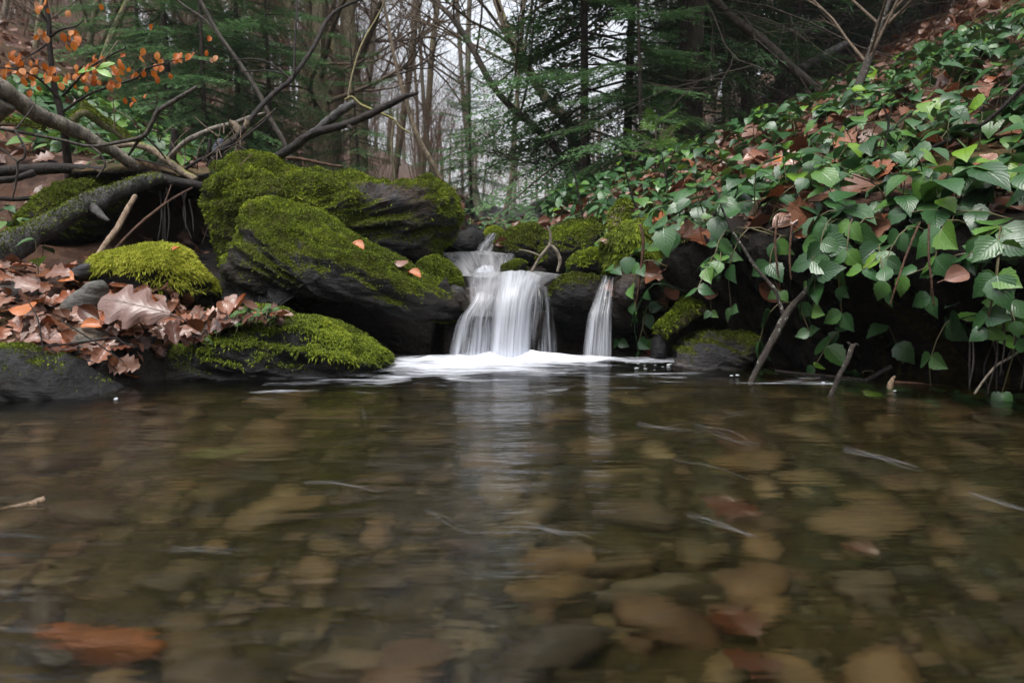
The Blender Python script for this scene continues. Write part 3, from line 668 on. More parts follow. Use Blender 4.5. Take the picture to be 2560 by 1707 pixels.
F_thin = fall_mat("thin_veil_water", .06, .8, 16, botboost=.10, edge=.16)
F_right = fall_mat("second_fall_water", .10, .85, 15, botboost=.55, edge=.12)
F_high = fall_mat("high_trickle_water", .05, .8, 12, botboost=.25, edge=.14)
ribbon("falling_water", [(1085,1285,632,2.72),(1092,1290,638,2.62),(1110,1284,652,2.54),(1132,1276,672,2.47),(1148,1276,690,2.40)], F_apron, arc=.01, seed=1, label="upper sheet of the stream sliding over its second step")
ribbon("falling_water", [(1195,1236,668,2.47),(1186,1240,674,2.45),(1182,1238,693,2.37)], F_main, arc=.01, seed=9, label="short white tumble in the middle of the upper step")
ribbon("falling_water", [(1150,1425,686,2.36),(1150,1420,691,2.20),(1160,1385,700,2.08),(1168,1352,722,2.03),(1172,1335,752,2.00),(1174,1322,790,1.985)], F_apron, arc=.02, seed=2, label="smooth curved lip of the main fall")
ribbon("falling_water", [(1236,1362,690,2.06),(1234,1356,705,2.02),(1232,1345,735,1.985),(1228,1336,770,1.965),(1222,1330,830,1.955),(1214,1328,912,1.945)], F_main, arc=.035, seed=3, label="main white strand of the waterfall")
ribbon("falling_water", [(1176,1246,745,1.985),(1160,1240,772,1.965),(1140,1234,800,1.955),(1128,1232,850,1.95),(1118,1228,908,1.945)], F_left, arc=.03, seed=4, label="streaked curtain of water beside the main strand")
ribbon("falling_water", [(1322,1372,722,2.02),(1314,1385,770,1.985),(1302,1392,830,1.975),(1292,1398,906,1.97)], F_thin, arc=.02, seed=5, label="thin veil of water at the side of the main strand")
ribbon("falling_water", [(1500,1540,690,2.16),(1498,1538,700,2.06),(1490,1534,725,2.03),(1478,1532,760,2.005),(1468,1530,790,1.985),(1462,1530,830,1.975),(1454,1530,898,1.965)], F_right, arc=.012, seed=6, label="narrow second fall between the dark rock and the glistening stone")
ribbon("falling_water", [(1214,1258,588,3.15),(1208,1252,594,3.05),(1196,1240,612,2.92),(1188,1226,636,2.80)], F_high, arc=.01, seed=7, label="highest little trickle of the stream")

# foam where the fall lands
fx = np.linspace(-.48, .62, 150); fy = np.linspace(1.50, 1.99, 90)
X, Y = np.meshgrid(fx, fy); P3 = np.stack([X, Y, 0*X], -1)
core = .88*(1.1*np.exp(-(((X+.02)/.18)**2 + ((Y-1.94)/.07)**2)) + .75*np.exp(-(((X+.14)/.20)**2 + ((Y-1.85)/.08)**2)) + .7*np.exp(-(((X-.22)/.20)**2 + ((Y-1.90)/.05)**2)) + .42*np.exp(-(((X+.1)/.35)**2 + ((Y-1.74)/.14)**2)))
rim = sstep(0, .08, X+.48)*sstep(0, .08, .62-X)*sstep(0, .06, Y-1.50)
Z = .006 + .004*fbm(P3, 6, 3)*sstep(.3, 1.6, Y) + (.007*np.clip(core, 0, 1))*(.6+.9*fbm(P3, 26, 4)) + .012*np.exp(-(((X+.0)/.12)**2 + ((Y-1.95)/.03)**2))
nx, ny = X.shape[1], X.shape[0]; i, j = np.meshgrid(np.arange(ny-1), np.arange(nx-1), indexing='ij')
Q = np.stack([i*nx+j, i*nx+j+1, (i+1)*nx+j+1, (i+1)*nx+j], -1).reshape(-1,4)
obj("foam", MB().add(np.stack([X,Y,Z],-1).reshape(-1,3), Q, None, None, (np.clip(core, 0, 1.3)*rim).ravel()).mesh("foam", M['foam']), kind='stuff', label="white foam spreading where the fall lands in the pool", cat="foam")
m_, n_, l_, b_ = nodes("foam_bubble"); b_.inputs['Base Color'].default_value = (.55,.57,.60,1); b_.inputs['Roughness'].default_value = .5; b_.inputs['Alpha'].default_value = .75; M['bubble'] = m_
mb = MB(); r = np.random.default_rng(4)
def blob(mb, c, rx, ry, rz, ns=8, nr=4):
    th = np.linspace(0, 2*PI, ns, endpoint=False); V = [];
    for k in range(nr):
        ph = k/(nr)*PI/2; V.append(np.stack([c[0]+rx*math.cos(ph)*np.cos(th), c[1]+ry*math.cos(ph)*np.sin(th), np.full(ns, c[2]+rz*math.sin(ph))], 1))
    V = np.vstack(V+[[[c[0], c[1], c[2]+rz]]]); i, j = np.meshgrid(np.arange(nr-1), np.arange(ns), indexing='ij'); j2 = (j+1)%ns
    Q = np.stack([i*ns+j, i*ns+j2, (i+1)*ns+j2, (i+1)*ns+j], -1).reshape(-1,4); t = nr*ns; k = np.arange(ns)
    mb.add(V, Q, np.stack([(nr-1)*ns+k, (nr-1)*ns+(k+1)%ns, np.full(ns, t)], 1))
for _ in range(22):
    px = r.choice([r.uniform(1540,1680), r.uniform(1600,1760), r.uniform(1500,1900)], p=[.5,.3,.2]); py = r.uniform(903, 918) + max(0, r.normal(0, 8))
    p = at_z(px, py, .002); s = r.uniform(.001,.003); blob(mb, p, s*1.6, s, s*.35)
for px, py, k in [(285,997,2),(2055,957,2),(1830,938,2),(2240,975,1)]:
    for q in range(k):
        p = at_z(px+r.normal(0,7), py+r.normal(0,1.5), .002); s = r.uniform(.001,.0028); blob(mb, p, s*1.6, s, s*.8)
obj("foam_bubbles", mb.mesh("foam_bubbles", M['bubble']), kind='stuff', label="small white foam bubbles drifting along the banks", cat="foam")

# ------------------------------------------------------------------ logs, branches and sticks
def path(px, n=None):
    """list of (px, py, distance) -> smooth line in the place"""
    P = np.array([at(*p) for p in px]); return catmull(P, n or max(8, 7*len(P)))
def rad_px(r, Y): return r*Y/FPX
def stick(name, px, r, mat, label, cat, group=None, sides=9, rough=.22, branches=(), seed=0, n=None, moss=0, mlen=.010):
    """px: (px,py,distance); r: thickness in photo pixels along it; branches: more limbs of the same stick, parts of it"""
    pts = path(px, n); Ym = np.mean([p[2] for p in px])
    rr = np.interp(np.linspace(0,1,len(pts)), np.linspace(0,1,len(r)), [rad_px(v, Ym) for v in r])
    org = pts[0]
    o = obj(name, tube(MB(), pts, rr, sides, rough, seed=seed).mesh(name, mat, origin=org), loc=org, label=label, cat=cat, group=group)
    if moss:
        V, Q, T, _, _, _ = tube(MB(), pts, rr, sides, rough, seed=seed).arrays(); TT = tri_of(Q, T); N = vnormals(V, TT)
        if np.sum(N*(V-np.repeat(V.mean(0)[None], len(V), 0))) < 0: N = -N
        cc = np.vstack([np.repeat(pts, sides, 0), pts[0], pts[-1]]); N = V-cc; N[-2:] = [0,0,1]; N /= np.linalg.norm(N, axis=1)[:,None]+1e-9
        f = fronds(V, TT, N, np.clip(mossmask(V, N, -.1, .8, 1.1, 9, seed), 0, 1)**1.5, moss, mlen, .0026, seed+9, .6, .7, tintbase=-.04)
        obj("moss", f.mesh("moss", M['moss'], origin=org), parent=o, kind='stuff')
    for q, (bp, br) in enumerate(branches):
        b = path(bp); r2 = np.interp(np.linspace(0,1,len(b)), np.linspace(0,1,len(br)), [rad_px(v, Ym) for v in br])
        obj("side_branch", tube(MB(), b, r2, 7, rough, seed=seed+q+1).mesh("side_branch", mat, origin=org), parent=o)
    return o

stick("birch_log", [(-160,150,2.15),(-60,190,2.2),(0,222,2.24),(38,248,2.28),(97,287,2.33),(153,312,2.38),(211,337,2.43),(249,362,2.46),(279,376,2.48),(317,400,2.5),(337,421,2.52)], [24,21,19,18,15,14], M['bark_birch'],
      "fallen trunk with peeling pale bark slanting down onto the dark horizontal log", "log", sides=14, rough=.3, seed=2, branches=[([(20,258,2.25),(-20,300,2.25),(-60,330,2.25)], [20,16,12])])
stick("dark_log", [(-150,436,2.45),(0,428,2.5),(76,424,2.53),(147,421,2.55),(235,426,2.57),(323,433,2.58),(381,442,2.58),(440,454,2.57),(499,464,2.56),(560,478,2.6)], [13,13,14,12,12,13,11,9], M['bark_dark'],
      "long dark wet log lying level across the tangle of branches", "log", sides=14, rough=.22, seed=4, branches=[([(85,432,2.5),(40,446,2.46),(0,452,2.42),(-120,462,2.4)], [9,8,8,7])])
stick("forked_branch", [(-60,316,2.3),(0,322,2.3),(88,338,2.3),(164,353,2.32),(223,366,2.34),(293,357,2.36),(358,341,2.38),(381,306,2.38),(396,278,2.38),(440,250,2.38),(493,218,2.38)], [3,4,4,4,4,5,6,6,6,5], M['bark_stick'],
      "thin grey branch crossing before the birch log and kinking upwards", "branch", seed=6, branches=[([(349,346,2.38),(335,368,2.4),(322,388,2.42)], [5,4,3]), ([(396,282,2.38),(390,268,2.38),(384,260,2.38)], [3,2,2]), ([(362,340,2.38),(395,372,2.4),(415,398,2.42)], [3,3,2]), ([(226,366,2.34),(250,385,2.34),(262,412,2.34),(242,445,2.34)], [3,3,3,2])])
stick("hooked_twig", [(34,322,2.2),(46,340,2.2),(62,371,2.2),(60,394,2.2),(44,406,2.2),(44,430,2.2),(38,467,2.2),(30,500,2.2)], [2.2,3,3.2,3.2,3,3,2.5,2], M['bark_stick'], "crooked grey twig hanging beside the dark log's end", "twig", sides=6, seed=7, branches=[([(44,404,2.2),(20,385,2.2),(-10,360,2.2)], [2.5,2,2]), ([(40,323,2.2),(66,290,2.22),(88,260,2.24)], [2.2,2,1.6])])
stick("weathered_log", [(-140,690,2.02),(-40,655,2.05),(0,634,2.08),(73,592,2.15),(176,535,2.25),(264,490,2.34),(346,460,2.42),(400,445,2.5)], [42,36,34,30,26,25,20,15], M['bark_log'],
      "thick grey weathered log with moss running along it down to the leaf pile", "log", sides=20, rough=.45, seed=9, n=60, moss=3500, mlen=.006, branches=[([(232,520,2.28),(262,545,2.22),(272,552,2.2)], [14,7,3])])
stick("pale_stick", [(232,655,2.02),(262,612,2.08),(293,570,2.14),(318,524,2.2),(338,490,2.25)], [5,7,7.5,7.5,6], M['wood_pale'], "bare pale stick leaning up from the moss cushion to the weathered log", "stick", seed=11)
stick("reddish_stick", [(288,622,2.1),(330,578,2.14),(367,545,2.2),(425,501,2.3),(480,470,2.4)], [3,3.2,3.6,3.2,2.5], M['wood_red'], "thin reddish stick leaning across the dark hollow", "stick", sides=7, seed=12, branches=[([(410,512,2.28),(422,480,2.3),(428,462,2.32)], [2,1.6,1.2])])
stick("pale_branch", [(418,398,2.75),(440,376,2.75),(469,352,2.75),(528,324,2.78),(584,309,2.8),(630,292,2.8),(662,283,2.8)], [5,6,6.5,6.5,6,5,3], M['bark_birch'], "curved pale peeling branch with a snapped yellowish end over the stick pile", "branch", seed=14)
stick("broken_post", [(432,400,2.9),(433,370,2.9),(437,322,2.9)], [9,9,8], M['bark_dark'], "short snapped upright stem left of the slate", "dead stem", seed=16, rough=.3)
stick("broken_post", [(517,405,2.72),(522,378,2.72),(526,347,2.72)], [7,6,4], M['bark_dark'], "pointed upright stem right against the blue-grey slate", "dead stem", seed=17, rough=.3)
stick("gnarled_stub", [(585,415,2.76),(596,372,2.76),(602,340,2.76),(590,316,2.76),(574,302,2.76)], [11,10,10,8,5], M['bark'], "gnarled brown root stub rising behind the long boulder's end", "stub", seed=18, rough=.5, branches=[([(600,334,2.76),(612,318,2.76),(618,300,2.76)], [9,7,6])])
stick("dark_branch", [(520,418,2.72),(556,372,2.72),(590,345,2.74),(612,318,2.76),(640,281,2.8),(672,246,2.84),(702,220,2.87),(728,198,2.9),(783,120,2.98),(816,54,3.05),(850,22,3.1),(925,-10,3.15),(1000,-40,3.2)], [7,7,6,6,6,6,6,5.5,5,4,3,3], M['bark_dark'],
      "long dark branch arching up from the stick pile in front of the trees", "branch", seed=19, branches=[([(735,190,2.9),(736,140,2.92),(740,60,2.95),(745,-20,3)], [3,3,2.5,2]), ([(730,196,2.9),(680,178,2.95),(600,180,3.0)], [2.5,2,1.4]), ([(728,200,2.9),(660,152,2.9),(580,150,2.95)], [2.5,2,1.2])])
stick("broken_stick", [(650,418,2.62),(669,406,2.62),(732,369,2.62),(778,337,2.62),(871,309,2.62),(937,280,2.62),(1004,246,2.62),(1046,232,2.62)], [7,9,12,10,9,9,8,3], M['bark_dark'], "longest dark broken stick pointing up over the long boulder", "stick", sides=10, seed=21, rough=.25, branches=[([(766,345,2.62),(776,338,2.6),(780,330,2.6)], [6,5,4]), ([(870,312,2.62),(878,322,2.6),(882,326,2.6)], [6,5,3])])
stick("broken_stick", [(725,378,2.72),(762,345,2.72),(792,326,2.72),(821,303,2.72),(858,273,2.72),(888,258,2.72)], [9,10,10,11,11,8], M['bark_log'], "thicker mossy snapped stick half behind the long dark one", "stick", sides=10, seed=23, rough=.35)
stick("low_stick", [(715,395,2.7),(740,396,2.7),(775,402,2.7),(815,411,2.7),(856,417,2.7)], [3.5,4,4,3.6,3], M['wood_red'], "short brown stick lying level along the long boulder's top", "stick", sides=7, seed=24)
stick("thin_stick", [(455,428,2.66),(505,397,2.68),(587,362,2.7),(610,345,2.72),(665,300,2.74),(690,270,2.74)], [4,4,3.6,3.4,2.5,1.5], M['bark_dark'], "thin dark stick slanting between the slate and the gnarled stub", "stick", sides=7, seed=25, branches=[([(590,362,2.7),(625,382,2.66),(646,402,2.62)], [2.5,2.2,1.8])])
stick("brown_log", [(280,368,2.6),(330,362,2.6),(364,369,2.6),(390,381,2.6),(411,397,2.6),(448,425,2.6),(490,450,2.58)], [6,7,9,9,9,9,8], M['bark'], "short brown log lying slantwise on the dark level log", "log", sides=10, seed=26, rough=.3)
stick("leaning_deadwood", [(1135,565,3.0),(1118,510,3.1),(1107,472,3.2),(1087,419,3.2),(1063,379,3.2),(1037,326,3.2),(1017,258,3.2),(1004,220,3.2),(985,140,3.2),(969,54,3.2),(952,-20,3.2)], [4,5,7,7,7,6.5,6,5,4,4,3.5], M['bark'], "bare dead stem leaning over the far end of the long boulder", "dead stem", sides=8, seed=27, rough=.15)
stick("drooping_twig", [(862,250,3.0),(880,243,3.0),(904,263,3.0),(957,286,3.0),(984,299,3.0),(1000,318,3.0),(1030,336,3.0)], [2.5,3,3.4,3.4,3,2.5,2], M['bark_moss'], "drooping mossy twig hooked downward behind the long broken stick", "twig", sides=7, seed=28, branches=[([(986,300,3.0),(980,340,3.0),(980,380,3.0),(984,420,3.0),(988,452,3.0)], [3,3,3,2.5,2]), ([(870,245,3.0),(880,190,3.02),(905,110,3.05),(950,30,3.1),(975,-30,3.1)], [2.5,2.5,2.2,2,1.6])])
stick("leaning_pole", [(725,400,3.5),(707,350,3.5),(680,305,3.5),(647,234,3.5),(598,158,3.5),(544,82,3.5),(500,0,3.5),(480,-40,3.5)], [6.5,6,6,5.5,5,4.5,4], M['bark_stick'], "slim grey pole leaning towards the orange-leaved sapling", "dead stem", sides=8, seed=29, rough=.12, branches=[([(545,84,3.5),(505,45,3.5),(462,16,3.5),(430,-10,3.5)], [3,3,2.6,2])])
for q, (a, lab) in enumerate([([(180,300,3.4),(212,282,3.4),(260,315,3.5),(330,360,3.6),(370,385,3.7)], "mossy fallen branch in the plants behind the sapling, lower of two"), ([(205,262,3.7),(255,300,3.7),(300,330,3.7),(352,362,3.7)], "mossy fallen branch in the plants behind the sapling, upper of two"), ([(-40,310,2.6),(0,308,2.6),(60,310,2.6),(110,322,2.6)], "short mossy branch stump under the birch log")]):
    stick("mossy_branch", a, [9,9,8,6], M['bark_moss'], lab, "branch", sides=9, seed=30+q, moss=3000)
for q, (a, r_, lab) in enumerate([([(-40,492,2.5),(30,498,2.5),(90,494,2.5),(140,486,2.5)], 6, "dark rotten branch in the leaves under the level log"), ([(330,405,2.62),(380,420,2.62),(440,436,2.62)], 3, "thin stick lying along the dark log, near its middle"), ([(280,388,2.56),(330,396,2.56),(400,412,2.56),(442,428,2.56)], 2.4, "fine straight twig lying over the mossy ground beside the birch log's end"), ([(540,420,2.66),(600,452,2.6),(560,440,2.6)], 4, "short dark stick jammed at the end of the level log"), ([(470,446,2.64),(520,436,2.68),(552,432,2.7)], 4, "dark stick end pointing at the slate")]):
    stick("dead_stick", a, [r_, r_, r_*.8], M['bark_dark'], lab, "stick", sides=7, seed=34+q)
# fine twigs poking out of the tangle
r = np.random.default_rng(77)
for q in range(26):
    x0, y0 = r.uniform(240, 640), r.uniform(330, 450); Yq = r.uniform(2.45, 2.8); a = r.uniform(-2.6, -.4); L = r.uniform(40, 130)
    p = [(x0, y0, Yq), (x0+.5*L*math.cos(a)+r.normal(0,6), y0+.5*L*math.sin(a)+r.normal(0,6), Yq+r.normal(0,.05)), (x0+L*math.cos(a), y0+L*math.sin(a), Yq+r.normal(0,.08))]
    stick("fine_twig", p, [1.7,1.4,.8], M['twig'], "fine dry twig sticking out of the branch tangle left of the boulders", "twig", "fine twigs in the branch tangle", sides=5, seed=q)
# roots in the dark hollow
for q in range(9):
    x0 = r.uniform(400, 545); y0 = r.uniform(470, 500); L = r.uniform(60, 190)
    p = [(x0, y0, 2.62), (x0+r.normal(0,6), y0+L*.5, 2.56), (x0+r.normal(0,9), y0+L, 2.50)]
    stick("hanging_root", p, [2.2,1.8,1], M['bark_dark'], "thin root hanging in the dark hollow below the level log", "root", "roots hanging in the hollow", sides=5, seed=q)

# the sticks in and by the water
stick("lichen_stick", [(1870,970,1.63),(1877,957,1.64),(1904,901,1.66),(1941,833,1.68),(1964,790,1.70),(1985,761,1.71),(2030,712,1.72),(2065,643,1.73),(2085,612,1.74)], [6,7,8.5,10,10,9,8,7,5], M['bark_lichen'], "forked stick spotted with lichen standing in the pool by the bank", "stick", sides=10, seed=41, rough=.2,
      branches=[([(1960,792,1.70),(1950,760,1.71),(1936,724,1.72),(1890,669,1.75),(1853,612,1.78),(1830,577,1.8),(1805,520,1.82),(1795,480,1.84)], [6,5,5,4.5,4,3.5,3,2])])
stick("upright_stick", [(2070,1005,1.49),(2077,990,1.5),(2097,942,1.51),(2117,904,1.52),(2133,862,1.53)], [6,6.5,6.5,6.5,7], M['bark_lichen'], "short straight stick poking out of the water with a frayed pale tip", "stick", sides=9, seed=43, branches=[([(2131,868,1.53),(2122,858,1.53),(2118,855,1.53)], [4,3,2]), ([(2132,866,1.53),(2140,860,1.53),(2146,864,1.53)], [4,3,2])])
stick("floating_stick", [(1938,926,1.77),(1990,934,1.74),(2060,940,1.71),(2120,947,1.69),(2172,954,1.665)], [3,4.5,5,5.5,6], M['bark_dark'], "dark stick lying along the waterline under the bank", "stick", sides=8, seed=44)
stick("snapped_stick", [(2160,954,1.66),(2190,938,1.67),(2229,917,1.68)], [6,6,6.5], M['bark_dark'], "short snapped stick end rising from the floating stick with a pale cut tip", "stick", sides=8, seed=45)
stick("brown_stick", [(2236,956,1.64),(2290,961,1.63),(2340,967,1.61),(2385,974,1.59)], [5,6,5,3.5], M['wood_red'], "light brown stick lying at the waterline right of the pale stub", "stick", sides=8, seed=46)
stick("pale_stub", [(2222,978,1.58),(2226,962,1.59),(2230,950,1.6),(2238,940,1.6)], [8,8,5,3], M['wood_pale'], "little pale yellow wood stub standing in the water", "stub", sides=8, seed=47, rough=.3)
stick("white_twig", [(-30,1290,.85),(20,1272,.86),(70,1262,.87),(112,1248,.88)], [5,7,9,10], M['wood_pale'], "pale peeled twig floating at the pool's near edge", "twig", sides=9, seed=48, rough=.25)
stick("orange_stem", [(1588,770,1.95),(1596,720,1.95),(1600,690,1.95),(1606,640,1.95),(1608,600,1.95),(1600,560,1.96)], [2,2.6,3,3.5,4,3], M['wood_red'], "bright reddish bare stem drooping over the glistening stone", "twig", sides=7, seed=49)
stick("grey_fork_twig", [(1328,680,2.3),(1352,640,2.3),(1374,612,2.3),(1376,585,2.3),(1368,565,2.3)], [3.5,3.6,4,3.2,2.5], M['bark_grey'], "grey forked twig standing in dead leaves at the brink of the fall", "twig", sides=7, seed=50, branches=[([(1374,612,2.3),(1390,625,2.3),(1400,650,2.3),(1394,680,2.3)], [3.5,4,4.5,4]), ([(1352,640,2.3),(1320,628,2.3),(1296,624,2.3)], [2.5,2,1.5])])
stick("mossy_stub", [(1650,832,1.92),(1685,808,1.94),(1730,770,1.96),(1775,738,2.0),(1830,720,2.1)], [16,22,27,29,26], M['bark_moss'], "mossy broken log end jutting from the dark undercut bank", "log", sides=14, seed=51, rough=.3, moss=9000, mlen=.012)
stick("mossy_root", [(1792,905,1.84),(1830,888,1.86),(1870,862,1.88),(1912,835,1.92),(1950,815,2.0)], [14,20,22,22,18], M['bark_moss'], "mossy root lying beside the flat wet slab at the bank's foot", "root", sides=12, seed=52, rough=.3, moss=5000)
stick("mossy_stump", [(1545,600,2.25),(1546,570,2.27),(1552,535,2.29),(1562,512,2.31)], [26,24,23,17], M['bark'], "short rotten stump with moss above the two mossy rocks", "stump", sides=14, seed=53, rough=.6, moss=1800)
stick("dark_twig", [(2178,470,2.05),(2186,446,2.06),(2200,400,2.08),(2214,357,2.1),(2221,303,2.1),(2203,257,2.1)], [4,4,4,3.6,3,2], M['bark_dark'], "dark bare twig standing upright among the green plants", "twig", sides=6, seed=54, branches=[([(2219,332,2.1),(2250,305,2.12),(2289,275,2.15)], [2.5,2.4,1.6]), ([(2221,300,2.1),(2228,280,2.1),(2226,262,2.1)], [2,2,1.5])])
stick("bank_stick", [(2190,438,2.0),(2260,402,1.99),(2328,371,1.98),(2435,321,1.95),(2489,286,1.93),(2570,205,1.9)], [4,5,5,5,5,5], M['bark_dark'], "long dark stick lying slantwise over the plants on the bank", "stick", sides=8, seed=55)
stick("bare_shoot", [(1588,520,2.3),(1580,490,2.3),(1566,440,2.3),(1560,400,2.3)], [2.4,2.2,2,1.4], M['bark_dark'], "thin dark bare shoot rising above the old stump", "twig", sides=5, seed=56)
stick("bare_shoot", [(1460,560,2.6),(1450,510,2.6),(1437,440,2.6),(1420,400,2.6)], [2.6,2.4,2,1.4], M['bark_dark'], "thin dark bare shoot in the plants above the upper step", "twig", sides=5, seed=57)
stick("bare_shoot", [(1670,470,2.5),(1662,430,2.5),(1655,385,2.5)], [2.6,2.2,1.5], M['bark_dark'], "thin dark bare shoot below the big dark spruce trunk", "twig", sides=5, seed=58)
stick("brown_bank_stick", [(1855,565,1.9),(1880,530,1.9),(1900,505,1.92),(1960,490,1.95)], [8,9,8,6], M['bark'], "short brown stick end hanging in leaves at the lip of the bank", "stick", sides=8, seed=59)
for q, (a, lab) in enumerate([([(2300,556,1.5),(2285,590,1.49),(2265,640,1.47),(2245,700,1.46),(2224,765,1.46)], "reddish runner hanging down the bank, nearest the lichen stick"), ([(2322,560,1.45),(2322,640,1.43),(2328,700,1.42),(2335,765,1.42)], "reddish runner hanging straight down the bank"), ([(1945,540,1.75),(1938,600,1.74),(1942,660,1.73),(1950,715,1.73)], "thin reddish runner hanging in front of the dark undercut"), ([(1980,560,1.72),(1974,640,1.71),(1978,700,1.70)], "thin green-brown runner beside the lichen stick")]):
    stick("hanging_runner", a, [2.6,3,2.6,2], M['wood_red'], lab, "runner", sides=6, seed=60+q)
stick("curved_stem", [(2436,985,1.42),(2460,950,1.42),(2490,915,1.43),(2522,896,1.44),(2560,870,1.46)], [3,3,3.2,3.4,3], M['bark_grey'], "thin pale stem curving out of the water at the frame's edge", "twig", sides=6, seed=66)
for q in range(14):
    x0 = r.uniform(2380, 2620); y0 = r.uniform(760, 860); Yq = r.uniform(1.42, 1.5)
    p = [(x0, y0, Yq+.05), (x0+r.normal(0,14), y0+70, Yq), (x0+r.normal(0,18), y0+r.uniform(120,190), Yq-.02)]
    stick("bank_root", p, [2.2,2.4,1.4], M['bark_dark'], "earthy rootlet hanging from the overhung bank down to the water", "root", "rootlets under the bank", sides=6, rough=.35, seed=q)
for q, (a, rr, lab) in enumerate([([(300,996,1.5),(110,890,1.52),(95,800,1.55),(72,755,1.6)], 2, "black stem standing in the leaf pile at the pool's edge"), ([(-20,868,1.6),(100,866,1.6),(190,858,1.6),(283,845,1.62),(310,858,1.62),(345,868,1.63)], 3, "dark twig lying level across the front of the leaf pile"), ([(150,800,1.62),(230,850,1.58),(310,905,1.55)], 2, "thin twig slanting down over the rounded grey stone")]):
    if q == 0: a = a[1:]
    stick("pile_twig", a, [rr, rr, rr*.7], M['bark_dark'], lab, "twig", sides=6, seed=70+q)

# ------------------------------------------------------------------ leaf shapes
def leaf_shape(wfun, L, nu, lat, fold=.25, droop=.25, corr=.03, curl=0.0, wav=0.0, seed=0, serr=0.0, stem=.0):
    r = np.random.default_rng(seed); u = np.linspace(0, 1, nu); lat = np.asarray(lat, float); V = []; UV = []
    ph = r.random()*6
    for k, t in enumerate(u):
        w = wfun(t)*L; y = (t - .12*t*t)*L
        for s in lat:
            ss = s*(1 + (serr*(1 if k % 2 else -1) if abs(s) > .99 else 0))
            z = fold*abs(ss)*w - droop*L*t*t + (corr*L*(1 if k % 2 else -1)*.5*min(1, abs(s)*2)*(1-abs(s)*.4) if 0 < k < nu-1 else 0)
            z += curl*L*(abs(s)**2)*math.sin(t*PI) + wav*L*math.sin(ph + 7*t + 3*s)*abs(s)
            V.append([ss*w, y, z]); UV.append([.5+.5*s, t])
    m = len(lat); i, j = np.meshgrid(np.arange(nu-1), np.arange(m-1), indexing='ij')
    Q = np.stack([i*m+j, i*m+j+1, (i+1)*m+j+1, (i+1)*m+j], -1).reshape(-1,4)
    mb = MB().add(V, Q, None, UV)
    if stem: tube(mb, [[0,0,0],[0,-stem*L*.5,-.01*L],[0,-stem*L,-.05*L]], L*.012, 4, cap=False)
    return mb
ovate = lambda t: .40*math.sin(PI*min(1, t**.72))**.85*(1-.25*t)*(1-.45*t**3) + .004
beech = lambda t: .31*math.sin(PI*t**.9)**.75 + .004
def oakw(t):
    lob = .5+.5*math.cos(2*PI*(t*3.6-.55)); return (.06 + .30*math.sin(PI*t**1.15)**.8)*(.52+.48*lob) + .006
def mapw(t): return (.10+.36*math.sin(PI*t**.8)**.7)*(.55+.45*abs(math.cos(2*PI*t*2.0))) + .004
LS = [-1,-.5,0,.5,1]
GREEN = [leaf_shape(ovate, 1, 11, LS, fold=f, droop=d, corr=.007, seed=k, serr=.06) for k, (f, d) in enumerate([(.22,.22),(.12,.34),(.30,.14),(.10,.45),(-.12,.30)])]
DEAD = [leaf_shape(beech, 1, 7, LS, fold=f, droop=d, corr=.02, curl=c, wav=.03, seed=k+20, stem=.2) for k, (f, d, c) in enumerate([(.3,.1,.1),(-.3,-.2,.05),(.6,.25,-.1),(.1,-.3,.2)])] + \
       [leaf_shape(oakw, 1, 12, LS, fold=f, droop=d, corr=.0, curl=c, wav=.035, seed=k+30, stem=.15) for k, (f, d, c) in enumerate([(.2,.15,.06),(-.3,-.15,.0),(.4,-.25,.10)])] + \
       [leaf_shape(mapw, 1, 9, LS, fold=f, droop=d, corr=.01, curl=c, wav=.05, seed=k+40, stem=.2) for k, (f, d, c) in enumerate([(.25,.2,.05),(-.25,-.1,.1)])]
dead_me = [s.mesh("fallen_leaf", M['litter']) for s in DEAD]
dead_dark = [s.mesh("fallen_leaf", M['litter_dark']) for s in DEAD]
dead_arr = [s.arrays() for s in DEAD]; green_arr = [s.arrays() for s in GREEN]
green_me = [s.mesh("leaf", M['leaf']) for s in GREEN]; bramble_me = [s.mesh("leaf", M['leaf_bramble']) for s in GREEN]

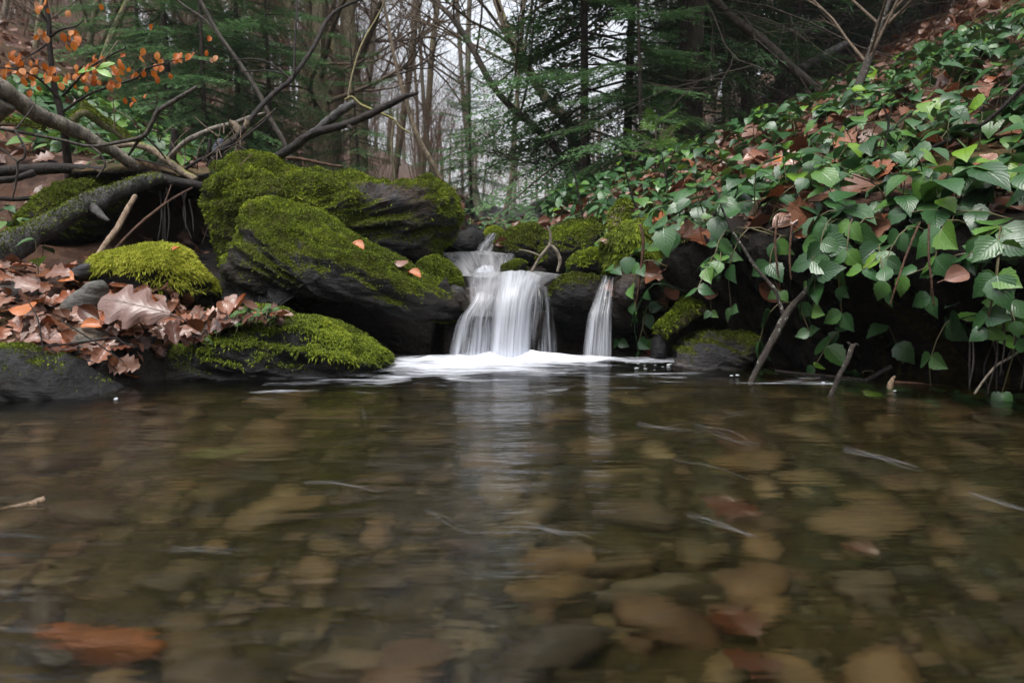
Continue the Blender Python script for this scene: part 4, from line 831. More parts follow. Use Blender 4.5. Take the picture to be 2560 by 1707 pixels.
ANCH = {'wood': [((60,100),"behind the sapling's main stem"),((250,120),"behind the orange-leaved branch"),((420,150),"behind the slim leaning pole"),((600,200),"behind the arching dark branch"),((740,200),"just left of the close trunk group"),((880,200),"just right of the close trunk group"),((980,250),"behind the long broken stick's tip"),((1100,250),"by the bare dead stem"),((1250,250),"in the middle of the sky gap"),((1380,250),"behind the leaning dark trunks"),((1540,200),"left of the big dark spruce"),((1720,150),"behind the big dark spruce"),((1900,100),"behind the leaning dead spruce"),((2100,60),"above the thick fallen log"),((2300,30),"high above the plant bank"),((2500,10),"over the top of the plant slope")],
        'bank': [((1960,760),"above the forked lichen stick"),((1600,560),"above the two mossy rocks"),((1560,500),"round the old stump"),((2210,360),"round the dark upright twig"),((2380,350),"along the long dark stick on the bank"),((2140,220),"below the leaning bare trunk"),((1715,380),"below the big dark spruce trunk"),((2120,640),"at the lip above the floating stick"),((2300,620),"at the lip beside the reddish runners"),((2500,650),"on the steep bank at the frame's edge"),((2480,150),"at the top of the plant-covered slope"),((1400,520),"above the upper step of the fall"),((1880,460),"in the middle of the plant-covered slope")],
        'lip': [((1720,650),"hanging before the dark hollow of the bank"),((1560,720),"hanging by the second fall"),((1960,800),"hanging round the lichen stick"),((2150,800),"hanging over the floating stick"),((2330,800),"hanging over the brown waterline stick"),((2500,800),"hanging low at the frame's edge")],
        'brink': [((1330,620),"overhanging the upper step of the fall"),((1230,600),"beside the highest trickle"),((1500,600),"over the mossy rocks"),((1400,560),"on the brown bank rock")],
        'pile': [((60,720),"by the dark stone with the grey top"),((200,700),"by the wedge stone under the moss cushion"),((430,760),"around the largest oak leaf"),((560,780),"at the foot of the moss cushion"),((180,800),"in front of the pale tilted stone"),((60,840),"in the pile above the dark slab"),((250,860),"around the rounded grey stone"),((400,850),"between the two slabs by the pool"),((620,790),"on top of the moss-matted slab"),((330,900),"low in the pile near the water")],
        'left': [((60,280),"behind the birch log's upper end"),((200,290),"at the foot of the orange-leaved sapling"),((330,330),"behind the forked grey branch"),((430,340),"behind the snapped upright stem"),((120,380),"behind the level dark log"),((40,480),"on the slope under the level log")]}
def near(zone, c):
    return min(ANCH[zone], key=lambda a: (a[0][0]-c[0])**2 + (a[0][1]-c[1])**2)[1]
# ------------------------------------------------------------------ fallen leaves
def rnd_frame(n, r, tilt):
    n = np.asarray(n) + r.normal(0, tilt, 3)*np.array([1,1,.3]); n[2] = max(n[2], .12)
    return frame(n, r.uniform(0, 2*PI))
r = np.random.default_rng(5); cand = []
def scatter(count, fx, fy, smin, smax, tilt, lift, kinds, zone):
    x = fx(count); y = fy(count); P = surf(x, y); N = hnorm(x, y)
    for k in range(count):
        cand.append((P[k], N[k], r.uniform(smin, smax), tilt, r.uniform(*lift), int(r.choice(kinds)), zone))
ALL = list(range(len(DEAD))); OAKS = [4,5,6,7,8]
# leaf pile on the left shore
yy = r.uniform(1.50, 2.1, 900); xx = np.interp(yy, YL, XL) - np.abs(r.normal(0, .42, 900)) - .02
scatter(900, lambda n: xx, lambda n: yy, .026, .058, .34, (.003, .026), ALL + OAKS, 'pile')
# left slope behind the tangle
yy = r.uniform(2.6, 6, 700); xx = np.interp(yy, YL, XL) - r.uniform(.1, 3.2, 700)
scatter(700, lambda n: xx, lambda n: yy, .05, .09, .35, (.004, .02), ALL, 'left')
# right bank
yy = r.uniform(1.4, 5.2, 1500)**1.0; xx = np.interp(yy, YR, XR) + np.abs(r.normal(0, 1.0, 1500)) - .02
scatter(1500, lambda n: xx, lambda n: yy, .05, .10, .4, (.003, .02), ALL + OAKS, 'right')
yy = r.uniform(2.0, 3.4, 220); xx = np.interp(yy, YR, XR) + np.abs(r.normal(0, .16, 220)) - .03
scatter(220, lambda n: xx, lambda n: yy, .04, .08, .4, (.003, .02), ALL, 'brink')
yy = r.uniform(3.0, 7, 260); xx = r.uniform(-.8, .8, 260)
scatter(260, lambda n: xx, lambda n: yy, .05, .08, .35, (.003, .02), ALL, 'brink')
# litter slope high on the right, and the wider forest floor
yy = r.uniform(4.5, 13, 4200); xx = np.interp(yy, YR, XR) + r.uniform(.6, 8, 4200)
scatter(4200, lambda n: xx, lambda n: yy, .07, .12, .4, (.003, .03), ALL, 'far')
yy = r.uniform(5, 14, 2500); xx = np.interp(yy, YL, XL) - r.uniform(.2, 8, 2500)
scatter(2500, lambda n: xx, lambda n: yy, .07, .12, .4, (.003, .03), ALL, 'far')
yy = r.uniform(1.66, 1.92, 60); xx = r.uniform(-.72, -.42, 60)
for k in range(60):
    px_ = r.uniform(400, 715); q_ = at(px_, np.interp(px_, [400,500,600,715],[850,812,790,792]) + r.uniform(-14, 26), r.uniform(1.68, 1.80)); cand.append((q_, np.array([r.normal(0,.2), -.45, .85]), r.uniform(.03,.06), .35, .004, int(r.choice(ALL)), 'pile'))
PCc = project(np.array([c[0] for c in cand])); cand = [c for c, q_ in zip(cand, PCc) if not (c[6] == 'pile' and q_[1] > np.interp(q_[0], [0,70,140,190,250,330,345,400,470], [868,872,885,905,935,975,900,875,850]) + (40 if 345 < q_[0] < 400 else 0))]
PC = project(np.array([c[0] for c in cand])); inview = (PC[:,0] > -60) & (PC[:,0] < 2620) & (PC[:,1] > 0) & (PC[:,1] < 1100)
size = np.array([c[2] for c in cand])*FPX/PC[:,2]*inview
LAB = {'pile': ("reddish-brown fallen leaf lying in the wet leaf pile on the near shore", "fallen leaves in the shore leaf pile"),
       'left': ("brown fallen leaf on the slope behind the branch tangle", "fallen leaves on the slope behind the tangle"),
       'right': ("brown fallen leaf among the green plants on the steep bank", "fallen leaves among the bank plants"),
       'brink': ("brown fallen leaf on the stony ground above the waterfall", "fallen leaves above the waterfall"),
       'far': ("brown fallen leaf on the leaf-covered forest floor", "fallen leaves on the forest floor")}
order = np.argsort(-size); pile = [k for k in order if cand[k][6] == 'pile' and size[k] > 0][:150]; rest = [k for k in order if cand[k][6] != 'pile' and size[k] > 0][:135]
single = set(pile) | set(rest); mbl = MB()
for k, (p, n, s, tilt, lift, kind, zone) in enumerate(cand):
    if not inview[k] and zone != 'far' and r.random() < .5: continue
    Rm = rnd_frame(n, r, tilt); Mx = M4(Rm, p + np.array([0,0,lift]), s)
    if k in single:
        dark = r.random() < (.22 if zone == 'pile' else .5); ix = int(r.integers(1, 99))
        colr = ["dark red-brown","brown","brown","old dull","old dull"][min(4, ix//20)] if dark else "dark red-brown" if ix < 10 else "red-brown" if ix < 27 else "pinkish-tan" if ix < 43 else "pale pinkish" if ix < 57 else "dark brown" if ix < 71 else "orange" if ix < 86 else "tan"
        shp = "oval beech" if kind < 4 else "lobed oak" if kind < 7 else "broad maple"; szw = "large" if size[k] > 125 else "small" if size[k] < 75 else "mid-sized"
        za = 'bank' if zone in ('right', 'far') else zone
        o = obj("fallen_leaf", (dead_dark if dark else dead_me)[kind], label=f"{szw} {colr} {shp} leaf {near(za, PC[k])}", cat="leaf", group=LAB[zone][1]); set_m(o, Mx); o.pass_index = ix
    else:
        mbl.merge(dead_arr[kind], Mx, r.random())
obj("leaf_litter", mbl.mesh("leaf_litter", M['litter_dark']), kind='stuff', label="mass of brown fallen leaves covering the forest floor", cat="leaf litter")
# leaves one can point to
big = leaf_shape(oakw, 1, 16, [-1,-.66,-.33,0,.33,.66,1], fold=.10, droop=.22, corr=0, curl=-.12, wav=.02, seed=3, stem=.25)
def place_leaf(me, px, py, Yq, L, normal, ang, label, name="fallen_leaf", roll=0.0):
    o = obj(name, me, label=label, cat="leaf"); set_m(o, M4(frame(normal, ang), at(px, py, Yq), L)); return o
bm = big.mesh("oak_leaf", M['oak_big'])
place_leaf(bm, 425, 785, 1.66, .165, (.28,-.75,.62), R(163), "largest dead oak leaf, dull pink-brown, draped over the pale grey stone", "oak_leaf")
place_leaf(bm, 600, 800, 1.70, .09, (.0,-.5,.85), R(175), "pale pinkish oak leaf lying at the upper edge of the moss-matted slab", "oak_leaf")
def leafm(c, nm):
    return leaf_mat(nm, [(0, c), (1, tuple(x*1.15 for x in c))], .3, .6, .15, True, .5)
m_or, m_pk, m_dk = leafm((.46,.13,.02), "vivid_orange_leaf"), leafm((.24,.12,.085), "pinkish_leaf"), leafm((.10,.035,.018), "dark_brown_leaf")
for me_i, mt, px, py, Yq, L, nn, an, lab in [
    (0, m_or, 95, 912-20, 1.60, .06, (0,-.6,.8), 0, "vivid orange leaf lying by the dark slab's upper edge"),
    (1, m_or, 20, 775, 1.68, .075, (.1,-.5,.85), .3, "vivid orange leaf in the pile at the frame's edge"),
    (0, m_or, 200, 815, 1.66, .055, (0,-.6,.8), .1, "vivid orange leaf in front of the pale grey stone"),
    (2, m_or, 185, 700, 1.85, .07, (0,-.7,.7), 2.6, "vivid orange leaf upright beside the wedge of dark stone"),
    (3, m_dk, 250, 800, 1.68, .09, (-.2,-.8,.5), 2.2, "dark brown curled leaf under the largest oak leaf"),
    (4, m_pk, 60, 850, 1.62, .13, (0,-.5,.85), .2, "pinkish leaf spread flat at the front of the pile"),
    (5, m_pk, 100, 720, 1.80, .11, (.1,-.6,.8), 2.8, "pinkish leaf lying on the dark stone with the grey top"),
    (4, m_pk, 180, 685, 1.86, .12, (0,-.7,.75), 3.0, "long pinkish leaf leaning to the moss cushion"),
    (5, m_pk, 545, 775, 1.76, .10, (.1,-.5,.8), 1.2, "pinkish crumpled leaf at the foot of the moss cushion"),
    (0, m_or, 430, 625, 1.86, .03, (0,-.3,.9), 1.0, "scrap of orange leaf on top of the moss cushion"),
    (6, m_dk, 440, 860, 1.62, .09, (.2,-.7,.7), 2.0, "dark brown oak leaf between the pile and the moss mat"),
    (0, m_pk, 2360, 700, 1.42, .065, (-.1,-.8,.5), .5, "single pinkish beech leaf hanging on the bank near the water"),
    (3, m_dk, 1960, 750, 1.78, .11, (-.3,-.9,.2), 1.6, "large dark dead leaf hanging behind the lichen stick"),
    (7, m_or, 1935, 405, 2.35, .085, (-.2,-.5,.8), .2, "orange-brown maple leaf lying on the plants of the bank"),
    (0, m_or, 1960, 540, 1.95, .07, (-.3,-.6,.7), .6, "orange-brown curled leaf at the lip of the bank"),
    (5, m_pk, 1500, 600, 2.12, .075, (-.1,-.6,.8), .1, "pinkish leaf resting between the two mossy rocks"),
    (3, m_dk, 1235, 612, 2.75, .09, (0,-.8,.5), .2, "dark red leaf caught in the highest trickle"),
    (0, m_or, 880, 606, 2.06, .05, (.1,-.5,.8), -.6, "orange leaf on the ridge of the overhanging boulder, highest of three"),
    (1, m_or, 930, 632, 2.05, .05, (.1,-.5,.8), -.5, "orange leaf on the ridge of the overhanging boulder, middle of three"),
    (0, m_or, 1020, 678, 2.04, .05, (.1,-.5,.8), -.5, "orange leaf on the ridge of the overhanging boulder, lowest of three"),
    (1, m_pk, 984, 655, 2.04, .05, (.1,-.6,.8), -.2, "pale pinkish leaf on the ridge of the overhanging boulder")]:
    place_leaf(DEAD[me_i].mesh("fallen_leaf", mt), px, py, Yq, L*(.62 if L > .08 else .85), nn, an, lab)

# ------------------------------------------------------------------ leafy green plants of the banks
m_, n_, l_, b_ = nodes("green_stem"); b_.inputs['Base Color'].default_value = (.10,.085,.035,1); b_.inputs['Roughness'].default_value = .5; M['stem'] = m_
def sprig_path(kind, r):
    if kind == 'up':
        h, o = r.uniform(.05,.11), r.uniform(.02,.08); return catmull([[0,0,0],[0,o*.3,h*.6],[0,o,h]], 7)
    if kind == 'trail':
        h, o = r.uniform(.03,.06), r.uniform(.10,.17); return catmull([[0,0,0],[r.normal(0,.01),o*.4,h],[0,o,h*.7]], 8)
    h, o = r.uniform(.04,.17), r.uniform(.07,.13); return catmull([[0,-.02,0],[0,o*.6,.02],[r.normal(0,.01),o,-h*.4],[r.normal(0,.015),o*.9,-h]], 10)
r = np.random.default_rng(31); STEMS = {}
for kind in ('up', 'trail', 'hang'):
    STEMS[kind] = []
    for k in range(6):
        p = sprig_path(kind, r); STEMS[kind].append((p, tube(MB(), p, np.linspace(.0017,.0010,len(p)), 4, cap=False).mesh("stem", M['stem']), tube(MB(), p, .0014, 3, cap=False).arrays()))
def sprig_parts(kind, r, ls):
    """leaf placements (4x4, local to the sprig) of one plant: opposite pairs along its stem"""
    p, me, arr = STEMS[kind][r.integers(6)]; out = []
    nn = {'up': 2, 'trail': 3, 'hang': 3}[kind]; a0 = r.uniform(0, PI)
    for q in range(nn):
        c = p[int(round((len(p)-1)*(1 - q*(.42 if nn == 2 else .30))))]
        s = ls*(.72 if q == 0 and nn > 2 else 1)*r.uniform(.75,1.2)
        for side in (0, 1):
            if r.random() < .10: continue
            ang = a0 + q*PI/2 + side*PI + r.normal(0,.35)
            if kind == 'hang': n = np.array([r.normal(0,.35), 1.0, .35+r.normal(0,.25)]); ang = -PI/2 + (side-.5)*1.9 + r.normal(0,.4)
            else: n = np.array([.22*math.cos(ang), .22*math.sin(ang)+.15, 1.0]) + r.normal(0,.22,3)
            n = n/np.linalg.norm(n)
            if kind == 'hang':
                d = np.array([math.cos(ang), .15, math.sin(ang)]); d -= n*d.dot(n); d /= np.linalg.norm(d); Rm = np.stack([np.cross(d, n), d, n], 1)
            else: Rm = frame(n, ang)
            out.append((int(r.integers(len(GREEN))), M4(Rm, c, s)))
        if kind == 'up' and q == 0 and r.random() < .6:
            n = np.array([r.normal(0,.2), r.normal(0,.2), 1]); out.append((int(r.integers(len(GREEN))), M4(frame(n, r.uniform(0,6)), c+np.array([0,0,.006]), ls*.45)))
    return me, arr, out
PB_X = [1200,1400,1460,1700,1900,2050,2200,2330,2560,2700]; PB_Y = [520,500,470,385,330,262,205,140,40,0]
plants = []
def plant_zone(n, yr, dr, side, kinds, ls, zone, mask=None):
    ls = (ls[0]*1.1, ls[1]*1.12)
    y = r.uniform(*yr, n); d = r.uniform(*dr, n) if side != 'lip' else r.uniform(*dr, n)
    x = np.interp(y, YL, XL) - d if side == 'L' else np.interp(y, YR, XR) + d
    P = surf(x, y); N = hnorm(x, y, .06); C = project(P)
    for k in range(n):
        if mask is not None and not mask(C[k], P[k]): continue
        plants.append((P[k], N[k], str(r.choice(kinds)), r.uniform(*ls)*(1.2 if (y[k] < 1.75 and side != 'L') else 1), zone, C[k]))
def bmask(c, p):
    return c[1] > np.interp(c[0], PB_X, PB_Y) + r.normal(0, 14) and (fbm(p[None], 3.3, 2)[0] > -.24) and (p[1] > 1.8 or r.random() < .86)
plant_zone(560, (1.40, 2.3), (.02, 1.5), 'R', ['up','up','trail'], (.042,.064), 'bank', bmask)
plant_zone(760, (2.3, 4.6), (.02, 2.4), 'R', ['up','up','trail'], (.042,.060), 'bank', bmask)
plant_zone(700, (4.6, 8.0), (.0, 3.4), 'R', ['up','trail'], (.045,.065), 'bank', bmask)
plant_zone(74, (1.40, 1.98), (-.01, .10), 'lip', ['hang','hang','trail'], (.032,.052), 'lip', lambda c, p: r.random() < np.interp(c[0], [1500,1900,2150], [.3,.42,.8]))
plant_zone(30, (2.0, 3.0), (.0, .12), 'lip', ['hang','trail'], (.035,.05), 'brink')
plant_zone(1500, (3.0, 6.5), (.4, 4.5), 'L', ['up','up','trail'], (.06,.085), 'left', lambda c, p: -40 < c[0] < 470 and 225 < c[1] < 430)
plant_zone(26, (1.9, 2.6), (.35, 1.2), 'L', ['up'], (.04,.055), 'left', lambda c, p: c[0] < 150)
vis = [k for k, p in enumerate(plants) if -60 < p[5][0] < 2620 and p[5][1] < 1050]
vis.sort(key=lambda k: -plants[k][3]/plants[k][5][2]); nb = [k for k in vis if plants[k][4] != 'left'][:265]; nl = [k for k in vis if plants[k][4] == 'left'][:60]
solo = set(nb) | set(nl); cover = MB(); coverL = MB()
for k, (P, N, kind, ls, zone, C) in enumerate(plants):
    me, arr, parts = sprig_parts(kind, r, ls)
    head = (PI/2 if zone in ('left',) else -PI/2) + r.normal(0, .9) if kind != 'hang' else (R(-155) if P[1] > 1.3 else PI) + r.normal(0, .45)
    # local +y turns towards 'head' (world angle): the light side, i.e. out over the stream
    a = (head if kind == 'hang' else r.uniform(0, 2*PI)) - PI/2
    up = np.array([0,0,1.0]) if kind == 'hang' else (N*.55 + np.array([0,0,.55])); up /= np.linalg.norm(up)
    B = frame(up, a + PI/2); Mw = M4(np.stack([B[:,0], B[:,1], up], 1), P - N*.004)
    if k in solo:
        size_w = "big-leaved" if ls > .068 else "small-leaved" if ls < .05 else "medium-leaved"
        nw = {1:"one",2:"two",3:"three",4:"four",5:"five",6:"six",7:"seven"}.get(len(parts), "many")
        lab = f"{size_w} {nw}-leaved green {dict(up='upright sprig', trail='trailing sprig', hang='drooping sprig')[kind]} {near(zone, C)}"
        grp = {'bank': "green sprigs on the steep bank", 'lip': "sprigs hanging over the pool", 'brink': "sprigs above the waterfall", 'left': "green plants behind the branch tangle"}[zone]
        o = empty("leafy_plant", (0,0,0), label=lab, cat="plant", group=grp); set_m(o, Mw)
        obj("stem", me, parent=o)
        for li, Ml in parts:
            q = obj("leaf", (bramble_me if zone == 'left' else green_me)[li], parent=o); set_m(q, Ml); q.pass_index = int(r.integers(1, 99))
    else:
        tgt = coverL if zone == 'left' else cover
        tgt.merge(arr, Mw)
        for li, Ml in parts: tgt.merge(green_arr[li], Mw @ Ml, r.random())
obj("ground_cover", cover.mesh("ground_cover", M['leaf']), kind='stuff', label="carpet of small green plants on the higher part of the bank", cat="ground cover")
obj("undergrowth", coverL.mesh("undergrowth", M['leaf_bramble']), kind='stuff', label="green undergrowth on the slope behind the branch tangle", cat="undergrowth")

# tiny round-leaved weeds on the moss mat
disc = leaf_shape(lambda t: .5*math.sin(PI*t)**.5+.01, 1, 6, [-1,0,1], fold=.12, droop=.1, corr=0)
m_w = leaf_mat("weed_leaf", [(0,(.07,.17,.025)),(1,(.16,.30,.05))], .4, .5, .3, False, .1); dm = disc.mesh("round_leaf", m_w); dst = tube(MB(), [[0,0,0],[.002,.004,.012],[0,.012,.02]], .0007, 4, cap=False).mesh("stem", M['stem'])
for k in range(30):
    px = r.uniform(492, 690); py = np.interp(px, [490,540,600,690], [850,815,800,790]) + r.uniform(-8, 30) + (25 if px < 560 else 0)*r.random(); Yq = 1.70 + r.uniform(-.02,.02)
    o = empty("round_leaved_weed", at(px, py, Yq), label="tiny round-leaved weed growing on the moss-matted slab", cat="weed", group="round-leaved weeds on the slab"); obj("stem", dst, parent=o)
    for q in range(5):
        a = q*2*PI/5 + r.normal(0,.3); n = np.array([.3*math.cos(a), .3*math.sin(a)-.5, .8]); lf = obj("leaf", dm, parent=o); set_m(lf, M4(frame(n, a), [0,.010,.018], r.uniform(.007,.013)))

# ------------------------------------------------------------------ stones on the stream bed
def stone_arr(seed, flat=.45, ns=14, nr=9):
    rr = np.random.default_rng(seed); th = np.linspace(0, 2*PI, ns, endpoint=False); ph = np.linspace(-PI/2, PI/2, nr+2)[1:-1]
    V = np.stack([np.outer(np.cos(ph), np.cos(th)), np.outer(np.cos(ph), np.sin(th)), np.outer(np.sin(ph), np.ones(ns))], -1).reshape(-1,3)
    V = np.vstack([V, [0,0,-1], [0,0,1]])
    for _ in range(7):                                            # broken faces
        n = rr.normal(size=3); n[2] *= .5; n /= np.linalg.norm(n); h = rr.uniform(.50,.85); d = V@n; V = V - np.outer(np.clip(d-h, 0, None), n)*.9
    V = V*np.array([1, rr.uniform(.55,.85), flat*rr.uniform(.7,1.2)])*(1+.10*fbm(V+seed, 1.8, 3))[:,None]
    m = nr; i, j = np.meshgrid(np.arange(m-1), np.arange(ns), indexing='ij'); j2 = (j+1) % ns
    Q = np.stack([i*ns+j, i*ns+j2, (i+1)*ns+j2, (i+1)*ns+j], -1).reshape(-1,4); k = np.arange(ns); k2 = (k+1) % ns
    T = np.concatenate([np.stack([np.full(ns, m*ns), k2, k], 1), np.stack([np.full(ns, m*ns+1), (m-1)*ns+k, (m-1)*ns+k2], 1)])
    return MB().add(V, Q, T)
SA = [stone_arr(s) for s in range(10)]; SM = [s.mesh("streambed_stone", M['pebble']) for s in SA]
spots = []
for k in range(4000):
    y = r.uniform(.42, 1.85); x = r.uniform(-.70*y-.05, .70*y+.05); s = float(np.clip(r.lognormal(-3.2, .48), .016, .082))
    if x < np.interp(y, YL, XL)+.03 or x > np.interp(y, YR, XR)-.03: continue
    if all((x-a)**2+(y-b)**2 > (.62*(s+c))**2 for a, b, c in spots): spots.append((x, y, s))
    if len(spots) >= 250: break
gv = MB(); small = [stone_arr(s_, .5, 8, 4).arrays() for s_ in range(6)]
for k in range(1400):
    y = .40 + 1.5*r.random()**1.3; x = r.uniform(-.70*y-.05, .70*y+.05); s_ = float(np.clip(r.lognormal(-4.35, .45), .006, .024))
    if x < np.interp(y, YL, XL)+.02 or x > np.interp(y, YR, XR)-.02: continue
    a = r.uniform(0, 6.28); gv.merge(small[int(r.integers(6))], M4([[math.cos(a),-math.sin(a),0],[math.sin(a),math.cos(a),0],[0,0,1]], [x, y, float(H(x, y))+.2*s_], s_))
gm_ = gv.mesh("streambed_gravel", M['bed_gravel']); obj("streambed_gravel", gm_, kind='stuff', label="small gravel between the stones of the stream bed", cat="gravel")
BA = [((220,1580),"by the long rusty stone"),((1000,1640),"in the nearest middle of the pool"),((1400,1400),"round the lumpy orange-brown stone"),((1900,1600),"beside the sunken root"),((2300,1400),"near the pool's edge by the frame"),((700,1350),"in the shallows before the leaf pile"),((300,1200),"near the floating peeled twig"),((1300,1150),"under the reflection of the fall"),((2000,1200),"in front of the upright stick"),((600,1080),"below the moss-matted slab")]
for x, y, s in spots:
    c = project(np.array([[x, y, -.09]]))[0]; z = float(H(x, y)); wd = "large" if s > .07 else "small" if s < .035 else "middling"
    o = obj("streambed_stone", SM[r.integers(10)], label=f"{wd} brown stone on the stream bed {min(BA, key=lambda a: (a[0][0]-c[0])**2+(a[0][1]-c[1])**2)[1]}", cat="stone", group="stones on the stream bed")
    o.location = (x, y, z+.18*s); o.rotation_euler = (r.normal(0,.25), r.normal(0,.25), r.uniform(0,6.28)); o.scale = (s, s, s)
def bed_stone(px, py, s, seed, mat, label, rot=0, z=-.10, name="streambed_stone"):
    p = at_bed(px, py, z); o = obj(name, stone_arr(seed, 1.0, 22, 14).mesh(name, mat), label=label, cat="stone"); o.location = p; o.scale = s; o.rotation_euler = (.1, 0, rot); return o
bed_stone(225, 1600, (.068,.030,.024), 101, M['pebble_rust'], "long rusty-orange stone under the water nearest the camera", -.25)
bed_stone(870, 1660, (.046,.034,.024), 102, pebble_mat("tan_stone", [(0,(.115,.078,.036)),(1,(.115,.078,.036))], 20), "flat tan stone under water beside a similar smaller one", .2)
bed_stone(1190, 1640, (.036,.03,.022), 103, pebble_mat("tan_stone_small", [(0,(.12,.092,.045)),(1,(.12,.092,.045))], 20), "smaller tan stone under water next to the flat tan one", .9)
bed_stone(1420, 1400, (.05,.035,.03), 104, pebble_mat("ochre_stone", [(0,(.14,.08,.03)),(1,(.14,.08,.03))], 22), "lumpy orange-brown stone under the middle of the pool", .1)
bed_stone(540, 1130, (.06,.04,.022), 105, pebble_mat("yellow_stone", [(0,(.14,.13,.045)),(1,(.14,.13,.045))], 20), "yellowish stone under water below the moss-matted slab", .1, -.08)
bed_stone(1690, 1490, (.075,.042,.034), 106, pebble_mat("brown_stone", [(0,(.085,.062,.03)),(1,(.085,.062,.03))], 22), "broad brown boulder under water with a dark gap beneath", .1, -.09)
def under_leaf(px, py, L, kind, mt, label, z=-.075):
    o = obj("sunken_leaf", DEAD[kind].mesh("sunken_leaf", mt), label=label, cat="leaf"); set_m(o, M4(frame((.1,-.2,1), r.uniform(0,6)), at_bed(px, py, z), L))
m_red = leafm((.085,.026,.010), "sunken_red_leaf")
under_leaf(1890, 1590, .06, 7, m_red, "red sunken leaf beside the dark sunken root"); under_leaf(1960, 1665, .05, 5, m_red, "dark red sunken leaf at the picture's lower edge", -.06)
under_leaf(1900, 1290, .08, 8, m_red, "red-brown sunken leaf in front of the upright stick"); under_leaf(2200, 1395, .05, 0, m_red, "small red sunken leaf near the pool's edge")
stick("sunken_root", [(1560,1650,.60),(1700,1618,.62),(1850,1612,.62),(2000,1640,.60),(2120,1690,.57)], [20,34,40,36,20], M['bark'], "rough brown root lying just under the nearest water", "root", sides=14, rough=.45, seed=81).location.z -= .12

# ------------------------------------------------------------------ bare trees
def limb(mb, p, d, L, rad, depth, r, up=.25, sides=5, spread=.8, twigs=4):
    n = 6 if depth else 4; pts = [np.array(p)]; d = d/np.linalg.norm(d)
    for k in range(n-1):
        d = d + r.normal(0, .12, 3) + np.array([0,0,up*.25]); d /= np.linalg.norm(d); pts.append(pts[-1] + d*L/(n-1))
    pts = np.array(pts); tube(mb, pts, np.linspace(rad, rad*.35, n), sides if depth else 3, cap=False)
    if depth:
        for q in range(twigs + (2 if depth == 2 else 0)):
            t = r.uniform(.25, 1.0); i = min(int(t*(n-1)), n-2); c = pts[i] + (pts[i+1]-pts[i])*(t*(n-1)-i)
            nd = (pts[i+1]-pts[i]); nd = nd/np.linalg.norm(nd) + spread*r.normal(0, .6, 3)
            limb(mb, c, nd, L*r.uniform(.35,.6), max(rad*.42, .0022), depth-1, r, up, max(3, sides-1), spread, twigs)
def bare_tree(seed, h=11.0, r0=.09, lean=.06, z0=.12):
    """unit pieces: trunk mesh data and crown mesh data"""
    r = np.random.default_rng(seed); n = 12; z = np.linspace(-.3, h, n); a = r.uniform(0, 6.28)
    px = np.cumsum(r.normal(0, .05, n)) + lean*z*math.cos(a); py = np.cumsum(r.normal(0, .05, n)) + lean*z*math.sin(a)
    pts = catmull(np.stack([px-px[0], py-py[0], z], 1), 26); rr = r0*np.interp(np.linspace(0,1,26), [0,.03,.1,.6,1], [1.5,1.15,1,.6,.12])
    tr = tube(MB(), pts, rr, 9, .10, seed=seed); cr = MB()
    for q in range(14):
        t = r.uniform(z0, .98); i = int(t*24); a = r.uniform(0, 6.28); el = .35 + .7*t
        limb(cr, pts[i], np.array([math.cos(a)*math.cos(el), math.sin(a)*math.cos(el), math.sin(el)]), h*.24*(1.15-t)+.5, rr[i]*.42, 2, r)
    return tr, cr
BT = [bare_tree(s, h, r0, ln) for s, h, r0, ln in ((1,12,.085,.05),(2,11,.055,.08),(3,13,.07,.04),(4,10,.04,.10),(5,12,.05,.06),(6,9,.036,.12))]
tmat = [M['bark_moss'], M['bark'], M['bark_grey'], M['bark'], M['bark_moss'], M['bark_grey']]
BTM = [(t.mesh("trunk", tmat[k]), c.mesh("crown", M['twig'])) for k, (t, c) in enumerate(BT)]
def put_tree(k, x, y, s, rot, label, group=None, name="bare_tree"):
    o = empty(name, (x, y, float(H(x, y))-.05), label=label, cat="tree", group=group); o.scale = (s,s,s); o.rotation_euler = (0,0,rot)
    obj("trunk", BTM[k][0], parent=o); obj("crown", BTM[k][1], parent=o); return o
def own_tree(px, rpx, mat, label, k, h=10, sides=12, rough=.12, seed=0):
    """a tree whose trunk is seen one by one: base first; runs on above the picture"""
    P = np.array([at(*p) for p in px]); d = P[-1]-P[-2]; d /= np.linalg.norm(d); g0 = P[0].copy(); g0[2] = min(P[0][2], float(H(P[0][0], P[0][1]))) - .1
    ext = [P[-1] + d*t + np.array([0,0,.06*t*t*.3]) for t in (1.2, 2.6, 4.2, 6)]
    rpx *= .85; pts = catmull(np.vstack([[g0], P, ext]), 40); Ym = px[0][2]
    rr = np.interp(np.linspace(0,1,40), [0,.06,.5,1], [rad_px(rpx*1.25, Ym), rad_px(rpx, Ym), rad_px(rpx*.8, Ym), rad_px(rpx*.2, Ym)])
    o = empty("bare_tree", pts[0], label=label, cat="tree")
    obj("trunk", tube(MB(), pts, rr, sides, rough, seed=seed).mesh("trunk", mat, origin=pts[0]), parent=o)
    r = np.random.default_rng(seed+500); cr = MB()
    for q in range(13):
        i = r.integers(10, 39); a = r.uniform(0, 6.28); el = r.uniform(.2, 1.0)
        limb(cr, pts[i], np.array([math.cos(a)*math.cos(el), math.sin(a)*math.cos(el), math.sin(el)]), r.uniform(.8, 2.2), rr[i]*.4, 2, r)
    obj("crown", cr.mesh("crown", M['twig'], origin=pts[0]), parent=o); return o
own_tree([(772,430,9),(766,300,9),(748,150,9),(718,0,9)], 15, M['bark_moss'], "mossy yellow-green trunk leaning a little, first of the close trunk group behind the sticks", 0, seed=1)
own_tree([(790,430,9.4),(782,250,9.4),(775,120,9.4),(770,0,9.4)], 11, M['bark_moss'], "thin dark mossy trunk between the leaning mossy one and the broad brown one", 0, seed=2)
